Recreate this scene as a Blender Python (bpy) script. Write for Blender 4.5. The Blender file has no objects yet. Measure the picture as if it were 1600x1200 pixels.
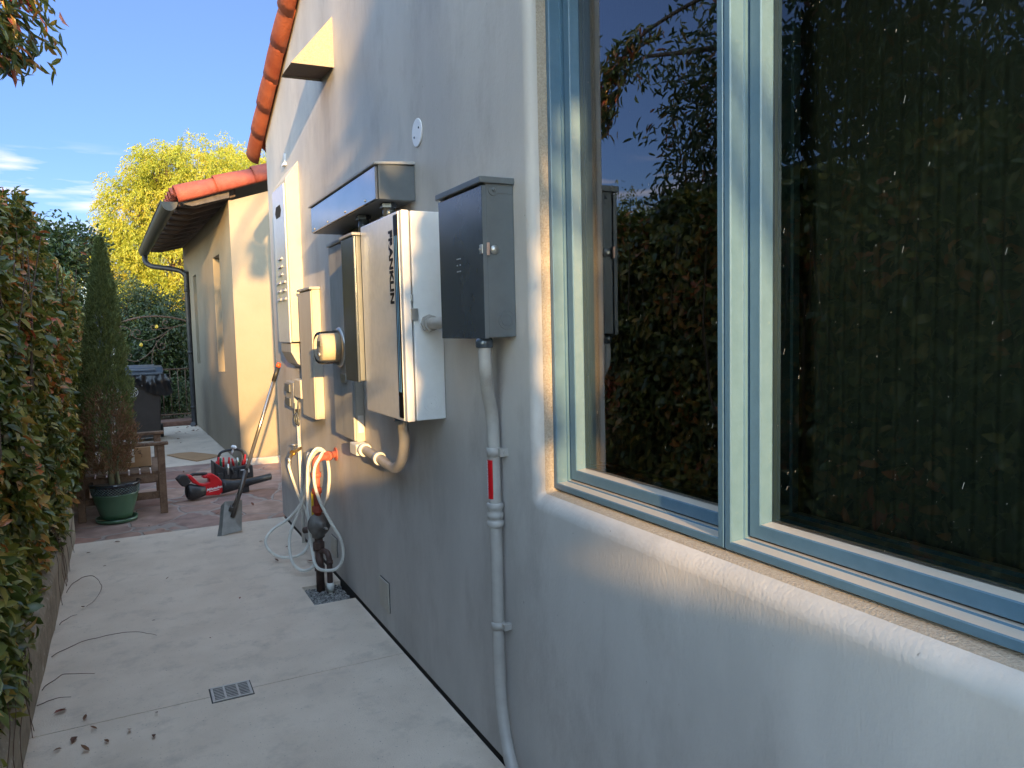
import bpy, bmesh, math, random
import numpy as np
from mathutils import Vector, Matrix
random.seed(7); rng = np.random.default_rng(7)
R = math.radians
scn = bpy.context.scene
COL = scn.collection

# ------------------------------------------------------------------ camera
cam_data = bpy.data.cameras.new("camera"); cam = bpy.data.objects.new("camera", cam_data); COL.objects.link(cam)
yaw, pitch, roll = 0.47325103, 0.0763794, -0.02356479
fwd = Vector((math.sin(yaw)*math.cos(pitch), math.cos(yaw)*math.cos(pitch), -math.sin(pitch)))
rt = Vector((math.cos(yaw), -math.sin(yaw), 0)); up = rt.cross(fwd)
r2 = rt*math.cos(roll)+up*math.sin(roll); u2 = up*math.cos(roll)-rt*math.sin(roll)
m3 = Matrix((r2, u2, -fwd)).transposed().to_4x4(); m3.translation = Vector((0, 0, 1.5))
cam.matrix_world = m3
cam_data.sensor_width = 36; cam_data.lens = 36*1180/1600
cam_data.clip_start = 0.02; cam_data.clip_end = 3000
scn.camera = cam

# ------------------------------------------------------------------ light
SUN_D = Vector((0.226, 1.386, -0.222)).normalized()          # direction the light travels
sd = bpy.data.lights.new("sun", 'SUN'); so = bpy.data.objects.new("sun", sd); COL.objects.link(so)
so.rotation_euler = SUN_D.to_track_quat('-Z', 'Y').to_euler(); so.location = (-3, -20, 8)
sd.energy = 3.9; sd.angle = R(0.55); sd.color = (1.0, 0.61, 0.24)

world = bpy.data.worlds.new("World"); scn.world = world; world.use_nodes = True
nt = world.node_tree; nt.nodes.clear()
wo = nt.nodes.new('ShaderNodeOutputWorld'); bg = nt.nodes.new('ShaderNodeBackground'); sky = nt.nodes.new('ShaderNodeTexSky')
sky.sky_type = 'NISHITA'; sky.sun_disc = False; sky.sun_elevation = R(9.0); sky.sun_rotation = R(189.3)
sky.air_density = 1.0; sky.dust_density = 0.0; sky.ozone_density = 2.5; sky.altitude = 50
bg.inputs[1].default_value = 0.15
# wispy low cloud bank, by direction
tc = nt.nodes.new('ShaderNodeTexCoord'); mp = nt.nodes.new('ShaderNodeMapping'); nz = nt.nodes.new('ShaderNodeTexNoise')
mp.inputs['Scale'].default_value = (3.0, 3.0, 22.0); nz.inputs['Scale'].default_value = 2.2; nz.inputs['Detail'].default_value = 6
rp = nt.nodes.new('ShaderNodeValToRGB'); rp.color_ramp.elements[0].position = 0.47; rp.color_ramp.elements[1].position = 0.66
sx = nt.nodes.new('ShaderNodeSeparateXYZ'); rz = nt.nodes.new('ShaderNodeValToRGB')
for e in list(rz.color_ramp.elements)[1:]: rz.color_ramp.elements.remove(e)
rz.color_ramp.elements[0].position = 0.10; rz.color_ramp.elements[0].color = (0.2,)*3+(1,)
for p_, v_ in ((0.15, .7), (0.175, 1), (0.19, .75), (0.215, 0.0)):
    e = rz.color_ramp.elements.new(p_); e.color = (v_,)*3+(1,)
mu = nt.nodes.new('ShaderNodeMath'); mu.operation = 'MULTIPLY'; mx = nt.nodes.new('ShaderNodeMixRGB')
mx.inputs[2].default_value = (3.5, 3.1, 3.2, 1)
L = nt.links.new
L(tc.outputs['Generated'], mp.inputs[0]); L(mp.outputs[0], nz.inputs['Vector']); L(nz.outputs[0], rp.inputs[0])
L(tc.outputs['Generated'], sx.inputs[0]); L(sx.outputs[2], rz.inputs[0])
L(rp.outputs[0], mu.inputs[0]); L(rz.outputs[0], mu.inputs[1])
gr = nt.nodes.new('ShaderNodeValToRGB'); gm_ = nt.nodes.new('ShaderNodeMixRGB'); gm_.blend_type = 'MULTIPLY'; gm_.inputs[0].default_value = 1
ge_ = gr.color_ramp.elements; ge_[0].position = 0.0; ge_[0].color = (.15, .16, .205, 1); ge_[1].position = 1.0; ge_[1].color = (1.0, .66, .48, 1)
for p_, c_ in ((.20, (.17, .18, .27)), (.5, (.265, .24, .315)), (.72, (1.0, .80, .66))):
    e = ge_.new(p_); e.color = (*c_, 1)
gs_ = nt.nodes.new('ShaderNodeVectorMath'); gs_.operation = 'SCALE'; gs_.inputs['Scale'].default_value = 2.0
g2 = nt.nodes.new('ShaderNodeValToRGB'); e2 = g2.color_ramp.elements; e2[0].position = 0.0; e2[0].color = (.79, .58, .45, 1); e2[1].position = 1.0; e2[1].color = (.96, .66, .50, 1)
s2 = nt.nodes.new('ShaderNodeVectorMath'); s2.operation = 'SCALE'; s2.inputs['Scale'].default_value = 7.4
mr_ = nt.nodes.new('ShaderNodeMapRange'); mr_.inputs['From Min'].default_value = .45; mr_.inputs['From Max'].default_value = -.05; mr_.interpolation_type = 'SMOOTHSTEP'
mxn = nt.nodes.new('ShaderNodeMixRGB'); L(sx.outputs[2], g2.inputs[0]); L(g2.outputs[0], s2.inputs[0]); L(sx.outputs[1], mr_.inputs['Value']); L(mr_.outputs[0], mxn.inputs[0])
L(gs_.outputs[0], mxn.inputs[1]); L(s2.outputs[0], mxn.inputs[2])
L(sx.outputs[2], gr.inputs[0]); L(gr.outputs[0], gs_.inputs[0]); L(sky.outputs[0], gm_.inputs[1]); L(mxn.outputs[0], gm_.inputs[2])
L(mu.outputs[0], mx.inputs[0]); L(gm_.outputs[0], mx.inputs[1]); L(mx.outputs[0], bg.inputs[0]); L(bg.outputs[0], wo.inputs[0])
scn.view_settings.view_transform = 'Standard'; scn.view_settings.look = 'None'
scn.view_settings.exposure = 1.68; scn.view_settings.gamma = 1.0
scn.render.resolution_x = 1024; scn.render.resolution_y = 768

# ------------------------------------------------------------------ materials
def pbr(name, c1, c2=None, scale=6, detail=5, rough=0.6, metal=0.0, bump=0.0, bscale=60, spec=0.5, coat=0.0,
        ramp=(0.35, 0.65), stretch=None, rvar=0.0, dirt=None, dscale=3, dramp=(0.55, 0.7), bscale2=None, bump2=0.0, cr=0.1, dust=None, specks=None):
    m = bpy.data.materials.new(name); m.use_nodes = True; n = m.node_tree; b = n.nodes['Principled BSDF']
    b.inputs['Roughness'].default_value = rough; b.inputs['Metallic'].default_value = metal
    b.inputs['Specular IOR Level'].default_value = spec; b.inputs['Coat Weight'].default_value = coat; b.inputs['Coat Roughness'].default_value = cr
    b.inputs['Base Color'].default_value = (*c1, 1)
    t = n.nodes.new('ShaderNodeTexCoord'); vec = t.outputs['Object']
    if stretch:
        q = n.nodes.new('ShaderNodeMapping'); q.inputs['Scale'].default_value = stretch; n.links.new(vec, q.inputs[0]); vec = q.outputs[0]
    col = None
    if c2:
        z = n.nodes.new('ShaderNodeTexNoise'); z.inputs['Scale'].default_value = scale; z.inputs['Detail'].default_value = detail
        z.inputs['Roughness'].default_value = 0.6
        n.links.new(vec, z.inputs['Vector'])
        r_ = n.nodes.new('ShaderNodeValToRGB'); r_.color_ramp.elements[0].position = ramp[0]; r_.color_ramp.elements[1].position = ramp[1]
        r_.color_ramp.elements[0].color = (*c1, 1); r_.color_ramp.elements[1].color = (*c2, 1)
        n.links.new(z.outputs[0], r_.inputs[0]); col = r_.outputs[0]
        if rvar:
            mr = n.nodes.new('ShaderNodeMapRange'); mr.inputs['To Min'].default_value = max(0.03, rough-rvar); mr.inputs['To Max'].default_value = rough+rvar
            n.links.new(z.outputs[0], mr.inputs['Value']); n.links.new(mr.outputs[0], b.inputs['Roughness'])
    if dirt:
        z = n.nodes.new('ShaderNodeTexNoise'); z.inputs['Scale'].default_value = dscale; z.inputs['Detail'].default_value = 8; z.inputs['Roughness'].default_value = 0.7
        n.links.new(vec, z.inputs['Vector'])
        r_ = n.nodes.new('ShaderNodeValToRGB'); r_.color_ramp.elements[0].position = dramp[0]; r_.color_ramp.elements[1].position = dramp[1]
        mxx = n.nodes.new('ShaderNodeMixRGB'); mxx.inputs[1].default_value = (*c1, 1); mxx.inputs[2].default_value = (*dirt, 1)
        if col: n.links.new(col, mxx.inputs[1])
        n.links.new(z.outputs[0], r_.inputs[0]); n.links.new(r_.outputs[0], mxx.inputs[0]); col = mxx.outputs[0]
    if specks:
        z = n.nodes.new('ShaderNodeTexNoise'); z.inputs['Scale'].default_value = specks[0]; z.inputs['Detail'].default_value = 3; n.links.new(vec, z.inputs['Vector'])
        r_ = n.nodes.new('ShaderNodeValToRGB'); r_.color_ramp.elements[0].position = specks[1]; r_.color_ramp.elements[1].position = specks[1]+.04
        mxx = n.nodes.new('ShaderNodeMixRGB'); mxx.inputs[2].default_value = (*specks[2], 1); n.links.new(col, mxx.inputs[1]); n.links.new(z.outputs[0], r_.inputs[0]); n.links.new(r_.outputs[0], mxx.inputs[0]); col = mxx.outputs[0]
    if col: n.links.new(col, b.inputs['Base Color'])
    if bump:
        z = n.nodes.new('ShaderNodeTexNoise'); z.inputs['Scale'].default_value = bscale; z.inputs['Detail'].default_value = 6
        n.links.new(vec, z.inputs['Vector'])
        bp = n.nodes.new('ShaderNodeBump'); bp.inputs['Strength'].default_value = 1.0; bp.inputs['Distance'].default_value = bump
        n.links.new(z.outputs[0], bp.inputs['Height']); last = bp
        if bscale2:
            z2 = n.nodes.new('ShaderNodeTexNoise'); z2.inputs['Scale'].default_value = bscale2; z2.inputs['Detail'].default_value = 3
            n.links.new(vec, z2.inputs['Vector'])
            b2 = n.nodes.new('ShaderNodeBump'); b2.inputs['Distance'].default_value = bump2
            n.links.new(z2.outputs[0], b2.inputs['Height']); n.links.new(bp.outputs[0], b2.inputs['Normal']); last = b2
        n.links.new(last.outputs[0], b.inputs['Normal'])
    if dust:
        ge = n.nodes.new('ShaderNodeNewGeometry'); sp = n.nodes.new('ShaderNodeSeparateXYZ'); n.links.new(ge.outputs['Normal'], sp.inputs[0])
        rr_ = n.nodes.new('ShaderNodeValToRGB'); rr_.color_ramp.elements[0].position = .80; rr_.color_ramp.elements[1].position = .97; rr_.color_ramp.elements[1].color = (.8, .8, .8, 1)
        n.links.new(sp.outputs[2], rr_.inputs[0]); md = n.nodes.new('ShaderNodeMixRGB'); md.inputs[2].default_value = (*dust, 1)
        n.links.new(rr_.outputs[0], md.inputs[0]); n.links.new(col, md.inputs[1]); n.links.new(md.outputs[0], b.inputs['Base Color'])
    return m

def leafmat(name, stops, rough=0.4, trans=0.35, spec=0.5, tgain=1.3):
    m = bpy.data.materials.new(name); m.use_nodes = True; n = m.node_tree; b = n.nodes['Principled BSDF']; out = n.nodes['Material Output']
    a = n.nodes.new('ShaderNodeAttribute'); a.attribute_name = 'rnd'
    r_ = n.nodes.new('ShaderNodeValToRGB'); cr = r_.color_ramp
    cr.elements[0].position = stops[0][0]; cr.elements[0].color = (*stops[0][1], 1)
    cr.elements[1].position = stops[1][0]; cr.elements[1].color = (*stops[1][1], 1)
    for p, c in stops[2:]:
        e = cr.elements.new(p); e.color = (*c, 1)
    n.links.new(a.outputs['Fac'], r_.inputs[0]); n.links.new(r_.outputs[0], b.inputs['Base Color'])
    b.inputs['Roughness'].default_value = rough; b.inputs['Specular IOR Level'].default_value = spec
    tr = n.nodes.new('ShaderNodeBsdfTranslucent'); mxs = n.nodes.new('ShaderNodeMixShader'); mxs.inputs[0].default_value = trans
    g = n.nodes.new('ShaderNodeVectorMath'); g.operation = 'MULTIPLY'; g.inputs[1].default_value = (tgain*1.1, tgain, tgain*0.5)
    n.links.new(r_.outputs[0], g.inputs[0]); n.links.new(g.outputs[0], tr.inputs[0])
    n.links.new(b.outputs[0], mxs.inputs[1]); n.links.new(tr.outputs[0], mxs.inputs[2]); n.links.new(mxs.outputs[0], out.inputs[0])
    return m

M = {}
M['stucco'] = pbr('stucco', (0.44, 0.425, 0.405), (0.53, 0.51, 0.485), scale=2.4, detail=9, rough=0.58, bump=0.006, bscale=3, bscale2=120, bump2=0.0010,
                  stretch=(1, 1, .5), dirt=(0.34, 0.32, 0.30), dscale=3.4, dramp=(0.50, 0.8), rvar=0.16, ramp=(.38, .62), spec=0.45, specks=(75, .73, (.22, .20, .18)))
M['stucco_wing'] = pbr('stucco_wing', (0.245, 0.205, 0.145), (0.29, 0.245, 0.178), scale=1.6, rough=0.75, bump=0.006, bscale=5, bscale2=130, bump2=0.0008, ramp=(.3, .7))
M['stucco_sand'] = pbr('stucco_sand', (0.33, 0.285, 0.225), (0.44, 0.385, 0.31), scale=160, rough=0.9, bump=0.004, bscale=240)
M['foundation'] = pbr('foundation', (0.05, 0.048, 0.045), rough=0.9)
M['concrete'] = pbr('concrete', (0.60, 0.50, 0.40), (0.69, 0.585, 0.475), scale=3.0, detail=12, rough=0.8, bump=0.002, bscale=170, dirt=(0.47, 0.40, 0.33), dscale=5.5, dramp=(0.52, 0.74), ramp=(.32, .62), bscale2=30, bump2=0.0012, specks=(95, .67, (.32, .28, .24)))
M['kerb'] = pbr('kerb', (0.20, 0.165, 0.12), (0.34, 0.29, 0.22), scale=9, detail=8, rough=0.9, bump=0.01, bscale=30, dirt=(0.5, 0.46, 0.4), dscale=11, dramp=(0.6, 0.68))
M['soil'] = pbr('soil', (0.06, 0.045, 0.03), (0.12, 0.09, 0.06), scale=14, rough=0.95, bump=0.02, bscale=30)
M['terra'] = pbr('terracotta', (0.30, 0.062, 0.024), (0.42, 0.11, 0.045), scale=7, rough=0.75, bump=0.004, bscale=70, dirt=(0.30, 0.10, 0.06), dscale=9, dramp=(.55, .75))
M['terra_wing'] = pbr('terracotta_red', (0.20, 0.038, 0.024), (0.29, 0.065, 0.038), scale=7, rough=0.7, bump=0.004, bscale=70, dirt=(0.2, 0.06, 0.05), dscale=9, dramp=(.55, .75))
M['mortar'] = pbr('mortar', (0.20, 0.16, 0.14), (0.1, 0.085, 0.08), scale=30, rough=0.95, bump=0.01, bscale=60)
M['dark_wood'] = pbr('dark_wood', (0.045, 0.028, 0.022), (0.08, 0.05, 0.04), scale=8, rough=0.7, bump=0.002)
M['gutter'] = pbr('gutter_bronze', (0.035, 0.033, 0.026), (0.05, 0.046, 0.036), scale=5, rough=0.5, metal=0.0)
M['frame'] = pbr('frame_paint', (0.065, 0.135, 0.205), (0.075, 0.15, 0.225), scale=30, rough=0.34, spec=0.6, dirt=(0.10, 0.17, 0.22), dscale=45, dramp=(.62, .72), bump=0.0006, bscale=90, dust=(.62, .54, .44))
M['gasket_gap'] = pbr('gasket_gap', (0.015, 0.015, 0.018), rough=0.6)
M['bead'] = pbr('glazing_bead', (0.45, 0.47, 0.30), rough=0.5)
M['blind'] = pbr('blind_cloth', (0.07, 0.09, 0.09), (0.09, 0.115, 0.11), scale=20, rough=0.9)
M['interior'] = pbr('interior', (0.09, 0.08, 0.07), rough=0.9)
M['gray_metal'] = pbr('gray_painted_metal', (0.25, 0.255, 0.26), (0.29, 0.295, 0.30), scale=12, rough=0.30, metal=0.35, rvar=0.05, spec=0.7, bump=0.0012, bscale=6)
M['gray_gloss'] = pbr('gray_gloss_metal', (0.34, 0.35, 0.36), (0.40, 0.40, 0.42), scale=9, rough=0.12, metal=0.75, spec=0.8, bump=0.0010, bscale=4)
M['gray_dark'] = pbr('dark_gray_metal', (0.08, 0.10, 0.125), (0.10, 0.122, 0.148), scale=10, rough=0.22, metal=0.45, spec=0.6, bump=0.0015, bscale=5)
M['gray_mid'] = pbr('mid_gray_metal', (0.115, 0.13, 0.14), (0.135, 0.152, 0.162), scale=10, rough=0.42, metal=0.2, bump=0.0006, bscale=20)
M['gray_flat'] = pbr('flat_gray_enamel', (0.33, 0.335, 0.33), (0.40, 0.40, 0.385), scale=14, rough=0.5, metal=0.0, dirt=(0.28, 0.27, 0.25), dscale=9, dramp=(.55, .75), stretch=(1, 1, .3))
M['beige_paint'] = pbr('beige_painted_metal', (0.52, 0.475, 0.385), (0.57, 0.52, 0.42), scale=6, rough=0.6, bump=0.003, bscale=4)
M['beige_dull'] = pbr('beige_enclosure', (0.44, 0.41, 0.35), (0.50, 0.465, 0.40), scale=10, rough=0.55, stretch=(1, 1, .25), bump=0.001, bscale=30)
M['alu'] = pbr('brushed_aluminium', (0.66, 0.68, 0.70), (0.72, 0.73, 0.74), scale=30, rough=0.24, metal=0.28, bump=0.0025, bscale=3.5, stretch=(1, 1, 1), rvar=0.04)
M['white_paint'] = pbr('white_paint', (0.66, 0.66, 0.655), (0.70, 0.70, 0.695), scale=20, rough=0.38, bump=0.0005, bscale=40)
M['white_plate'] = pbr('white_plate', (0.75, 0.76, 0.78), rough=0.35)
M['black_gloss'] = pbr('black_gloss', (0.006, 0.006, 0.008), rough=0.45, spec=0.12)
M['blue_strip'] = pbr('blue_strip', (0.10, 0.28, 0.55), (0.13, 0.33, 0.60), scale=5, rough=0.5, spec=0.2)
M['black'] = pbr('black_plastic', (0.018, 0.018, 0.02), (0.03, 0.03, 0.032), scale=20, rough=0.45)
M['black_bag'] = pbr('black_bag', (0.008, 0.008, 0.01), rough=0.33, spec=0.5)
M['red'] = pbr('red_plastic', (0.55, 0.008, 0.014), (0.62, 0.012, 0.02), scale=8, rough=0.38)
M['red_label'] = pbr('red_label', (0.55, 0.006, 0.012), rough=0.4)
M['white'] = pbr('white_ink', (0.78, 0.78, 0.78), rough=0.5)
M['steel'] = pbr('galvanised_steel', (0.50, 0.50, 0.48), (0.58, 0.57, 0.54), scale=30, rough=0.35, metal=0.85)
M['brass'] = pbr('brass', (0.55, 0.38, 0.14), (0.35, 0.24, 0.12), scale=40, rough=0.35, metal=0.9)
M['copper_tag'] = pbr('copper_latch', (0.62, 0.40, 0.32), rough=0.35, metal=0.5)
M['pvc'] = pbr('painted_conduit', (0.34, 0.325, 0.305), (0.39, 0.375, 0.35), scale=16, rough=0.42, dirt=(0.27, 0.25, 0.23), dscale=12, dramp=(.58, .78))
M['pvc_white'] = pbr('white_pvc', (0.70, 0.70, 0.67), rough=0.4)
M['hose'] = pbr('hose_rubber', (0.62, 0.62, 0.57), (0.70, 0.70, 0.65), scale=22, rough=0.42)
M['rust_red'] = pbr('red_primer_pipe', (0.33, 0.055, 0.03), (0.20, 0.045, 0.03), scale=30, rough=0.6, bump=0.002, bscale=80)
M['coral'] = pbr('coral_pipe', (0.46, 0.13, 0.09), (0.36, 0.09, 0.065), scale=30, rough=0.6)
M['dark_pipe'] = pbr('dark_iron_pipe', (0.055, 0.035, 0.03), (0.09, 0.05, 0.04), scale=30, rough=0.55, bump=0.002, bscale=80)
M['regulator'] = pbr('regulator_grey', (0.10, 0.095, 0.09), (0.16, 0.15, 0.14), scale=20, rough=0.5, metal=0.3)
M['yellow'] = pbr('yellow_tag', (0.75, 0.56, 0.03), rough=0.5)
M['clear'] = None
M['wood'] = pbr('weathered_wood', (0.10, 0.055, 0.032), (0.19, 0.115, 0.07), scale=4, rough=0.75, bump=0.003, bscale=30, stretch=(4, 4, 4), dirt=(0.26, 0.19, 0.14), dscale=9, dramp=(.56, .75))
M['fence_wood'] = pbr('fence_wood', (0.07, 0.045, 0.03), (0.12, 0.08, 0.055), scale=4, rough=0.85, bump=0.003, bscale=30, stretch=(6, 6, 1))
M['card'] = pbr('cardboard', (0.38, 0.23, 0.12), (0.44, 0.27, 0.145), scale=8, rough=0.85)
M['paper'] = pbr('paper', (0.72, 0.70, 0.66), rough=0.7)
M['ink'] = pbr('ink', (0.05, 0.04, 0.04), rough=0.7)
M['pot'] = pbr('green_glaze', (0.06, 0.135, 0.08), (0.075, 0.16, 0.095), scale=6, rough=0.28, coat=0.2)
M['pot_dark'] = pbr('dark_glaze', (0.012, 0.016, 0.024), (0.02, 0.03, 0.035), scale=12, rough=0.14, spec=0.7)
M['bin'] = pbr('bin_plastic', (0.036, 0.030, 0.028), (0.048, 0.04, 0.036), scale=8, rough=0.5, bump=0.001, bscale=200)
M['bin_lid'] = pbr('bin_lid', (0.05, 0.065, 0.085), (0.06, 0.075, 0.1), scale=8, rough=0.4)
M['iron'] = pbr('rusty_iron', (0.075, 0.045, 0.03), (0.12, 0.07, 0.045), scale=30, rough=0.7)
M['bark'] = pbr('bark', (0.075, 0.05, 0.035), (0.14, 0.10, 0.07), scale=20, rough=0.9, bump=0.01, bscale=30, stretch=(1, 1, .3))
M['twig'] = pbr('dry_twig', (0.07, 0.04, 0.03), (0.13, 0.08, 0.06), scale=20, rough=0.9)
M['stem_green'] = pbr('green_stem', (0.10, 0.16, 0.07), (0.2, 0.16, 0.1), scale=10, rough=0.7)
M['lemon'] = pbr('lemon', (0.50, 0.33, 0.03), rough=0.45)
M['grate'] = pbr('grate_metal', (0.52, 0.50, 0.47), (0.42, 0.40, 0.38), scale=30, rough=0.5, metal=0.2)
M['void'] = pbr('dark_void', (0.008, 0.008, 0.008), rough=0.9)
M['orange'] = pbr('orange_cap', (0.80, 0.10, 0.02), rough=0.4)
M['scraper'] = pbr('scraper_metal', (0.23, 0.235, 0.225), (0.30, 0.30, 0.285), scale=18, rough=0.42, metal=0.5)
M['pole'] = pbr('pole_metal', (0.45, 0.43, 0.41), (0.36, 0.34, 0.32), scale=9, rough=0.26, metal=0.85)
M['pole_dark'] = pbr('pole_dark', (0.13, 0.115, 0.105), rough=0.35, metal=0.6)
M['green_tool'] = pbr('green_plastic', (0.01, 0.12, 0.07), rough=0.4)
M['brick'] = pbr('brick', (0.14, 0.07, 0.05), (0.2, 0.11, 0.08), scale=20, rough=0.9, bump=0.004, bscale=50)
M['car_paint'] = pbr('car_paint', (0.6, 0.6, 0.6), rough=0.25, coat=0.6)
M['car_glass'] = pbr('car_glass', (0.02, 0.025, 0.03), rough=0.05)
M['cloth_blue'] = pbr('flag_cloth', (0.03, 0.06, 0.28), (0.65, 0.65, 0.7), scale=26, detail=1, rough=0.8, ramp=(.5, .56))

def flagstone():
    m = bpy.data.materials.new('flagstone'); m.use_nodes = True; n = m.node_tree; b = n.nodes['Principled BSDF']
    t = n.nodes.new('ShaderNodeTexCoord'); q = n.nodes.new('ShaderNodeMapping'); q.inputs['Scale'].default_value = (1.0, 0.75, 1)
    wz = n.nodes.new('ShaderNodeTexNoise'); wz.inputs['Scale'].default_value = 2.4; wz.inputs['Detail'].default_value = 3
    ad = n.nodes.new('ShaderNodeMixRGB'); ad.blend_type = 'ADD'; ad.inputs[0].default_value = 0.22
    n.links.new(t.outputs['Object'], wz.inputs['Vector']); n.links.new(t.outputs['Object'], ad.inputs[1]); n.links.new(wz.outputs['Color'], ad.inputs[2])
    n.links.new(ad.outputs[0], q.inputs[0])
    v = n.nodes.new('ShaderNodeTexVoronoi'); v.inputs['Scale'].default_value = 2.6; n.links.new(q.outputs[0], v.inputs['Vector'])
    ve = n.nodes.new('ShaderNodeTexVoronoi'); ve.feature = 'DISTANCE_TO_EDGE'; ve.inputs['Scale'].default_value = 2.6; n.links.new(q.outputs[0], ve.inputs['Vector'])
    s = n.nodes.new('ShaderNodeSeparateColor'); n.links.new(v.outputs['Color'], s.inputs[0])
    r_ = n.nodes.new('ShaderNodeValToRGB'); cr = r_.color_ramp; cr.elements[0].color = (0.27, 0.155, 0.12, 1); cr.elements[1].color = (0.40, 0.30, 0.25, 1)
    for p, c in ((.3, (0.36, 0.215, 0.165)), (.55, (0.31, 0.22, 0.19)), (.8, (0.42, 0.27, 0.20))):
        e = cr.elements.new(p); e.color = (*c, 1)
    n.links.new(s.outputs[0], r_.inputs[0])
    z = n.nodes.new('ShaderNodeTexNoise'); z.inputs['Scale'].default_value = 7; z.inputs['Detail'].default_value = 9; n.links.new(t.outputs['Object'], z.inputs['Vector'])
    zr = n.nodes.new('ShaderNodeValToRGB'); zr.color_ramp.elements[0].position = .3; zr.color_ramp.elements[0].color = (.6, .55, .55, 1); zr.color_ramp.elements[1].position = .7; zr.color_ramp.elements[1].color = (1.15, 1.1, 1.1, 1)
    n.links.new(z.outputs[0], zr.inputs[0])
    mm = n.nodes.new('ShaderNodeMixRGB'); mm.blend_type = 'MULTIPLY'; mm.inputs[0].default_value = 1; n.links.new(r_.outputs[0], mm.inputs[1]); n.links.new(zr.outputs[0], mm.inputs[2])
    er = n.nodes.new('ShaderNodeValToRGB'); er.color_ramp.elements[0].position = .012; er.color_ramp.elements[1].position = .03
    n.links.new(ve.outputs[0], er.inputs[0])
    gm = n.nodes.new('ShaderNodeMixRGB'); gm.inputs[1].default_value = (0.30, 0.25, 0.22, 1); n.links.new(er.outputs[0], gm.inputs[0]); n.links.new(mm.outputs[0], gm.inputs[2])
    n.links.new(gm.outputs[0], b.inputs['Base Color']); b.inputs['Roughness'].default_value = .62
    a2 = n.nodes.new('ShaderNodeMath'); a2.operation = 'MULTIPLY_ADD'; a2.inputs[1].default_value = 0.35
    n.links.new(z.outputs[0], a2.inputs[0]); n.links.new(er.outputs[0], a2.inputs[2])
    bp = n.nodes.new('ShaderNodeBump'); bp.inputs['Distance'].default_value = 0.006; n.links.new(a2.outputs[0], bp.inputs['Height']); n.links.new(bp.outputs[0], b.inputs['Normal'])
    return m
M['flagstone'] = flagstone()

def glassmat(name, ior, tint, rough=0.0):
    m = bpy.data.materials.new(name); m.use_nodes = True; n = m.node_tree; n.nodes.clear()
    o = n.nodes.new('ShaderNodeOutputMaterial'); mxs = n.nodes.new('ShaderNodeMixShader'); fr = n.nodes.new('ShaderNodeFresnel'); fr.inputs[0].default_value = ior
    gl = n.nodes.new('ShaderNodeBsdfGlossy'); gl.inputs['Roughness'].default_value = rough; tr = n.nodes.new('ShaderNodeBsdfTransparent'); tr.inputs[0].default_value = (*tint, 1)
    n.links.new(fr.outputs[0], mxs.inputs[0]); n.links.new(tr.outputs[0], mxs.inputs[1]); n.links.new(gl.outputs[0], mxs.inputs[2]); n.links.new(mxs.outputs[0], o.inputs[0])
    return m
M['glass'] = glassmat('window_glass', 2.15, (0.60, 0.66, 0.60)); M['glass_bright_sky'] = glassmat('bright_sky_glass', 2.9, (0.50, 0.56, 0.52))  # left pane copy mirrors more strongly, so its reflected sky reads brighter
M['clear'] = glassmat('clear_dome', 1.22, (0.93, 0.93, 0.90), 0.03)

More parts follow.
